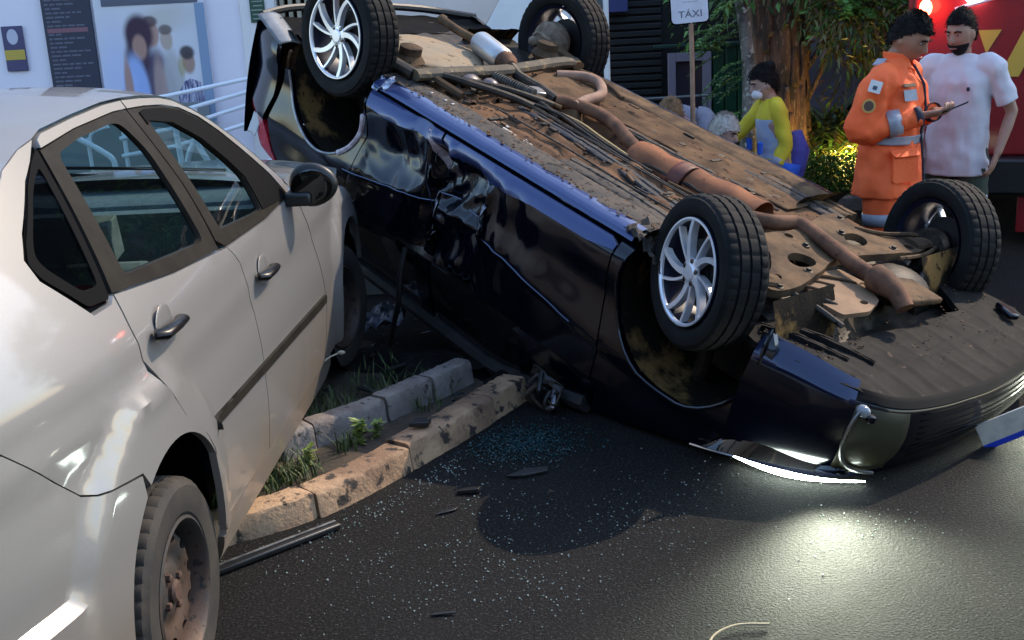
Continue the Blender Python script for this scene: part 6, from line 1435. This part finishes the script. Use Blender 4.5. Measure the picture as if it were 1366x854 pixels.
# ---- medic crouching in yellow and blue
yelf = mat('yellow_fabric', (.75, .60, .03), .75, c2=(.66, .52, .03), sc=6, bump=.2, bsc=70); palef = mat('pale_blue_fabric', (.50, .56, .66), .8, c2=(.40, .48, .62), sc=14); bluef = mat('blue_fabric', (.03, .13, .62), .8, c2=(.025, .10, .50), sc=7, bump=.2, bsc=70); glove = mat('white_glove', (.62, .58, .58), .6)
md = thing('person', 'masked medic in yellow jacket and blue trousers kneeling beside the patient', 'person', (1.93, 8.5, .0), radians(-84)); md.scale = (.95, .95, .985)
J = dict(pel=V(0, .05, .50), waist=V(0, .03, .62), chest=V(0, .0, .83), neck=V(0, -.01, .98), head=V(0, -.06, 1.105), hpR=V(-.09, .05, .48), hpL=V(.09, .05, .48), knR=V(-.11, -.02, .08), knL=V(.11, -.02, .08), anR=V(-.11, .40, .07), anL=V(.11, .40, .07), toeR=V(-.11, .52, .03), toeL=V(.11, .52, .03), shR=V(-.145, -.01, .94), shL=V(.145, -.0, .94),
         elR=V(-.20, -.18, .74), wrR=V(-.14, -.40, .66), elL=V(.175, .05, .68), wrL=V(.17, -.05, .47), hdR=(V(.1, -.9, -.2), V(0, 0, -1), .5), hdL=(V(0, -.25, -.9), V(-1, 0, 0), .4))
hr = Euler((.30, 0, .0)).to_matrix(); body(md, skinC, J, hr); face_bits(md, J['head'], hr, True); hairdo(md, J['head'], hr, hair_b, 1.08, -.06, .045, .03, 8)
b = MB(); b.ell(J['head']+hr @ V(0, .07, .10), (.05, .05, .045), 14, 10); b.build('hair_bun', hair_b, md)
b = MB(); b.ell(J['head']+hr @ V(0, -.070, -.052), (.058, .046, .044), 18, 12, hr); mk = b.build('face_mask', mat('mask_white', (.72, .72, .74), .8), md)
b = MB()
for sx in (-1, 1): b.tube([J['head']+hr @ V(sx*.045, -.085, -.03), J['head']+hr @ V(sx*.078, -.01, .0)], .003, 5)
b.build('mask_strap', MATS['mask_white'], mk)
jk = cloth('jacket', [(0, .04, .50), (0, .03, .62), (0, .01, .75), (0, .0, .86), (0, .0, .95), (0, .0, 1.0)], [(.118, .150), (.112, .140), (.118, .152), (.112, .158), (.08, .13), (.058, .066)], yelf, md, .010, 9, 36, 7, upv=(1, 0, 0), seed=5)
jk.data.materials.append(palef)
for p_ in jk.data.polygons:
    if p_.center.y < .03 and .58 < p_.center.z < .86 and p_.center.x < .17: p_.material_index = 1
for sx in (-.5, .5):
    b = MB(); b.tube([(sx*.27, -.13, .70), (sx*.25, -.128, .62)], (.022), 8); b.build('chest_strap', bluef, jk)
for s_, sd in (('R', -1), ('L', 1)):
    sh, el, wr_ = J['sh'+s_], J['el'+s_], J['wr'+s_]
    cloth('sleeve', [sh+V(-sd*.06, 0, .02), sh, sh.lerp(el, .5), el, el.lerp(wr_, .5), el.lerp(wr_, .95)], [.055, .060, .058, .054, .050, .042], yelf, jk, .009, 11, 22, 6, seed=sd*3)
    b = MB(); b.tube([el.lerp(wr_, .45), el.lerp(wr_, .70)], [.054, .049], 20, cap=False); b.build('sleeve_band', refl, jk, solid=.004)
    gm = MB(); d, nn, cu = J['hd'+s_]; hand(gm, wr_, d, nn, cu, -sd, 1.10); gm.build('glove', glove, md, remesh=.006)
    cloth('trouser_leg', [J['hp'+s_]+V(0, .02, .06), J['hp'+s_].lerp(J['kn'+s_], .5), J['kn'+s_]+V(0, -.01, 0), J['kn'+s_].lerp(J['an'+s_], .3), J['an'+s_]], [.13, .115, .085, .085, .07], bluef, md, .010, 9, 22, 5, seed=sd)
    shoe(md, J['an'+s_], J['toe'+s_], gloss_black)
b = MB(); b.tube([(0, .16, .45), (.03, .20, .62), (.02, .18, .75)], [.10, .09, .05], 14); b.build('hip_bag', mat('blue_violet_bag', (.10, .10, .42), .8, c2=(.07, .07, .32), sc=8), md)
# ---- patient sitting on the ground
striped = mat('striped_cloth', (.52, .52, .60), .8, c2=(.12, .15, .32), sc=14, aniso=(4, .6, .6), mixlo=.52, mixhi=.56)
pt = thing('person', 'white haired person sitting low beside the kneeling medic', 'person', (1.52, 8.42, .0), radians(40))
def seated(zh): return dict(pel=V(0, .05, .13), waist=V(0, .05, .27), chest=V(0, .0, .48), neck=V(0, -.03, .64), head=V(0, -.07, zh), hpR=V(-.09, .03, .13), hpL=V(.09, .03, .13), knR=V(-.13, -.36, .38), knL=V(.13, -.36, .38), anR=V(-.12, -.55, .07), anL=V(.12, -.55, .07), toeR=V(-.13, -.70, .03), toeL=V(.13, -.70, .03), shR=V(-.17, -.0, .59), shL=V(.17, -.0, .59), elR=V(-.22, -.12, .36), wrR=V(-.10, -.30, .42), elL=V(.22, -.12, .36), wrL=V(.10, -.30, .42), hdR=(V(.3, -.8, 0), V(0, 0, -1), .6), hdL=(V(-.3, -.8, 0), V(0, 0, -1), .6))
J = seated(.765); hr = Euler((.25, 0, .2)).to_matrix(); body(pt, skinC, J, hr); face_bits(pt, J['head'], hr); hairdo(pt, J['head'], hr, hair_w, 1.12, -.05, .035, .06, 2)
sh_ = cloth('shirt', [(0, .05, .08), (0, .05, .25), (0, .0, .46), (0, -.02, .58), (0, -.03, .645)], [(.14, .19), (.13, .175), (.135, .19), (.10, .17), (.062, .07)], striped, pt, .010, 9, 30, 6, upv=(1, 0, 0), seed=1)
for s_, sd in (('R', -1), ('L', 1)):
    cloth('sleeve', [J['sh'+s_]+V(-sd*.06, 0, .02), J['sh'+s_], J['sh'+s_].lerp(J['el'+s_], .5), J['el'+s_], J['el'+s_].lerp(J['wr'+s_], .9)], [.068, .07, .066, .06, .045], striped, sh_, .008, 11, 20, 5, seed=sd)
    cloth('trouser_leg', [J['hp'+s_]+V(0, .05, 0), J['hp'+s_].lerp(J['kn'+s_], .5), J['kn'+s_], J['kn'+s_].lerp(J['an'+s_], .6), J['an'+s_]], [.115, .10, .085, .075, .065], bluef, pt, .008, 9, 20, 5, seed=sd)
    shoe(pt, J['an'+s_], J['toe'+s_], gloss_black)
# ---- helper bending in a grey jacket
greyj = mat('lilac_grey_jacket', (.30, .30, .36), .8, c2=(.25, .25, .31), sc=6)
hp_ = thing('person', 'light haired helper in a lilac grey jacket bending over behind the upturned car', 'person', (1.36, 8.85, .0), radians(-20))
J = dict(pel=V(0, .12, .46), waist=V(0, .08, .60), chest=V(0, -.08, .78), neck=V(0, -.20, .87), head=V(-.04, -.31, .885), hpR=V(-.09, .12, .44), hpL=V(.09, .12, .44), knR=V(-.13, -.20, .30), knL=V(.13, -.20, .30), anR=V(-.12, .10, .07), anL=V(.12, .10, .07), toeR=V(-.13, -.06, .03), toeL=V(.13, -.06, .03), shR=V(-.18, -.13, .84), shL=V(.18, -.13, .84), elR=V(-.20, -.28, .62), wrR=V(-.08, -.44, .55), elL=V(.20, -.28, .62), wrL=V(.08, -.44, .55), hdR=(V(.2, -.8, -.3), V(0, 0, -1), .5), hdL=(V(-.2, -.8, -.3), V(0, 0, -1), .5))
hr = Euler((.75, 0, .3)).to_matrix(); body(hp_, skinC, J, hr); face_bits(hp_, J['head'], hr); hairdo(hp_, J['head'], hr, hair_l, 1.12, -.06, .03, .05, 6)
jj = cloth('jacket', [(0, .13, .42), (0, .09, .58), (0, -.06, .77), (0, -.15, .85), (0, -.20, .885)], [(.14, .19), (.135, .18), (.135, .20), (.11, .17), (.065, .075)], greyj, hp_, .010, 9, 30, 6, upv=(1, 0, 0), seed=4)
for s_, sd in (('R', -1), ('L', 1)):
    cloth('sleeve', [J['sh'+s_]+V(-sd*.06, 0, .02), J['sh'+s_], J['sh'+s_].lerp(J['el'+s_], .5), J['el'+s_], J['el'+s_].lerp(J['wr'+s_], .9)], [.07, .074, .07, .062, .046], greyj, jj, .008, 11, 20, 5, seed=sd)
    cloth('trouser_leg', [J['hp'+s_]+V(0, .04, .03), J['hp'+s_].lerp(J['kn'+s_], .5), J['kn'+s_], J['kn'+s_].lerp(J['an'+s_], .6), J['an'+s_]], [.12, .11, .09, .08, .065], navy_f, hp_, .008, 9, 20, 5, seed=sd)
    shoe(hp_, J['an'+s_], J['toe'+s_], gloss_black)
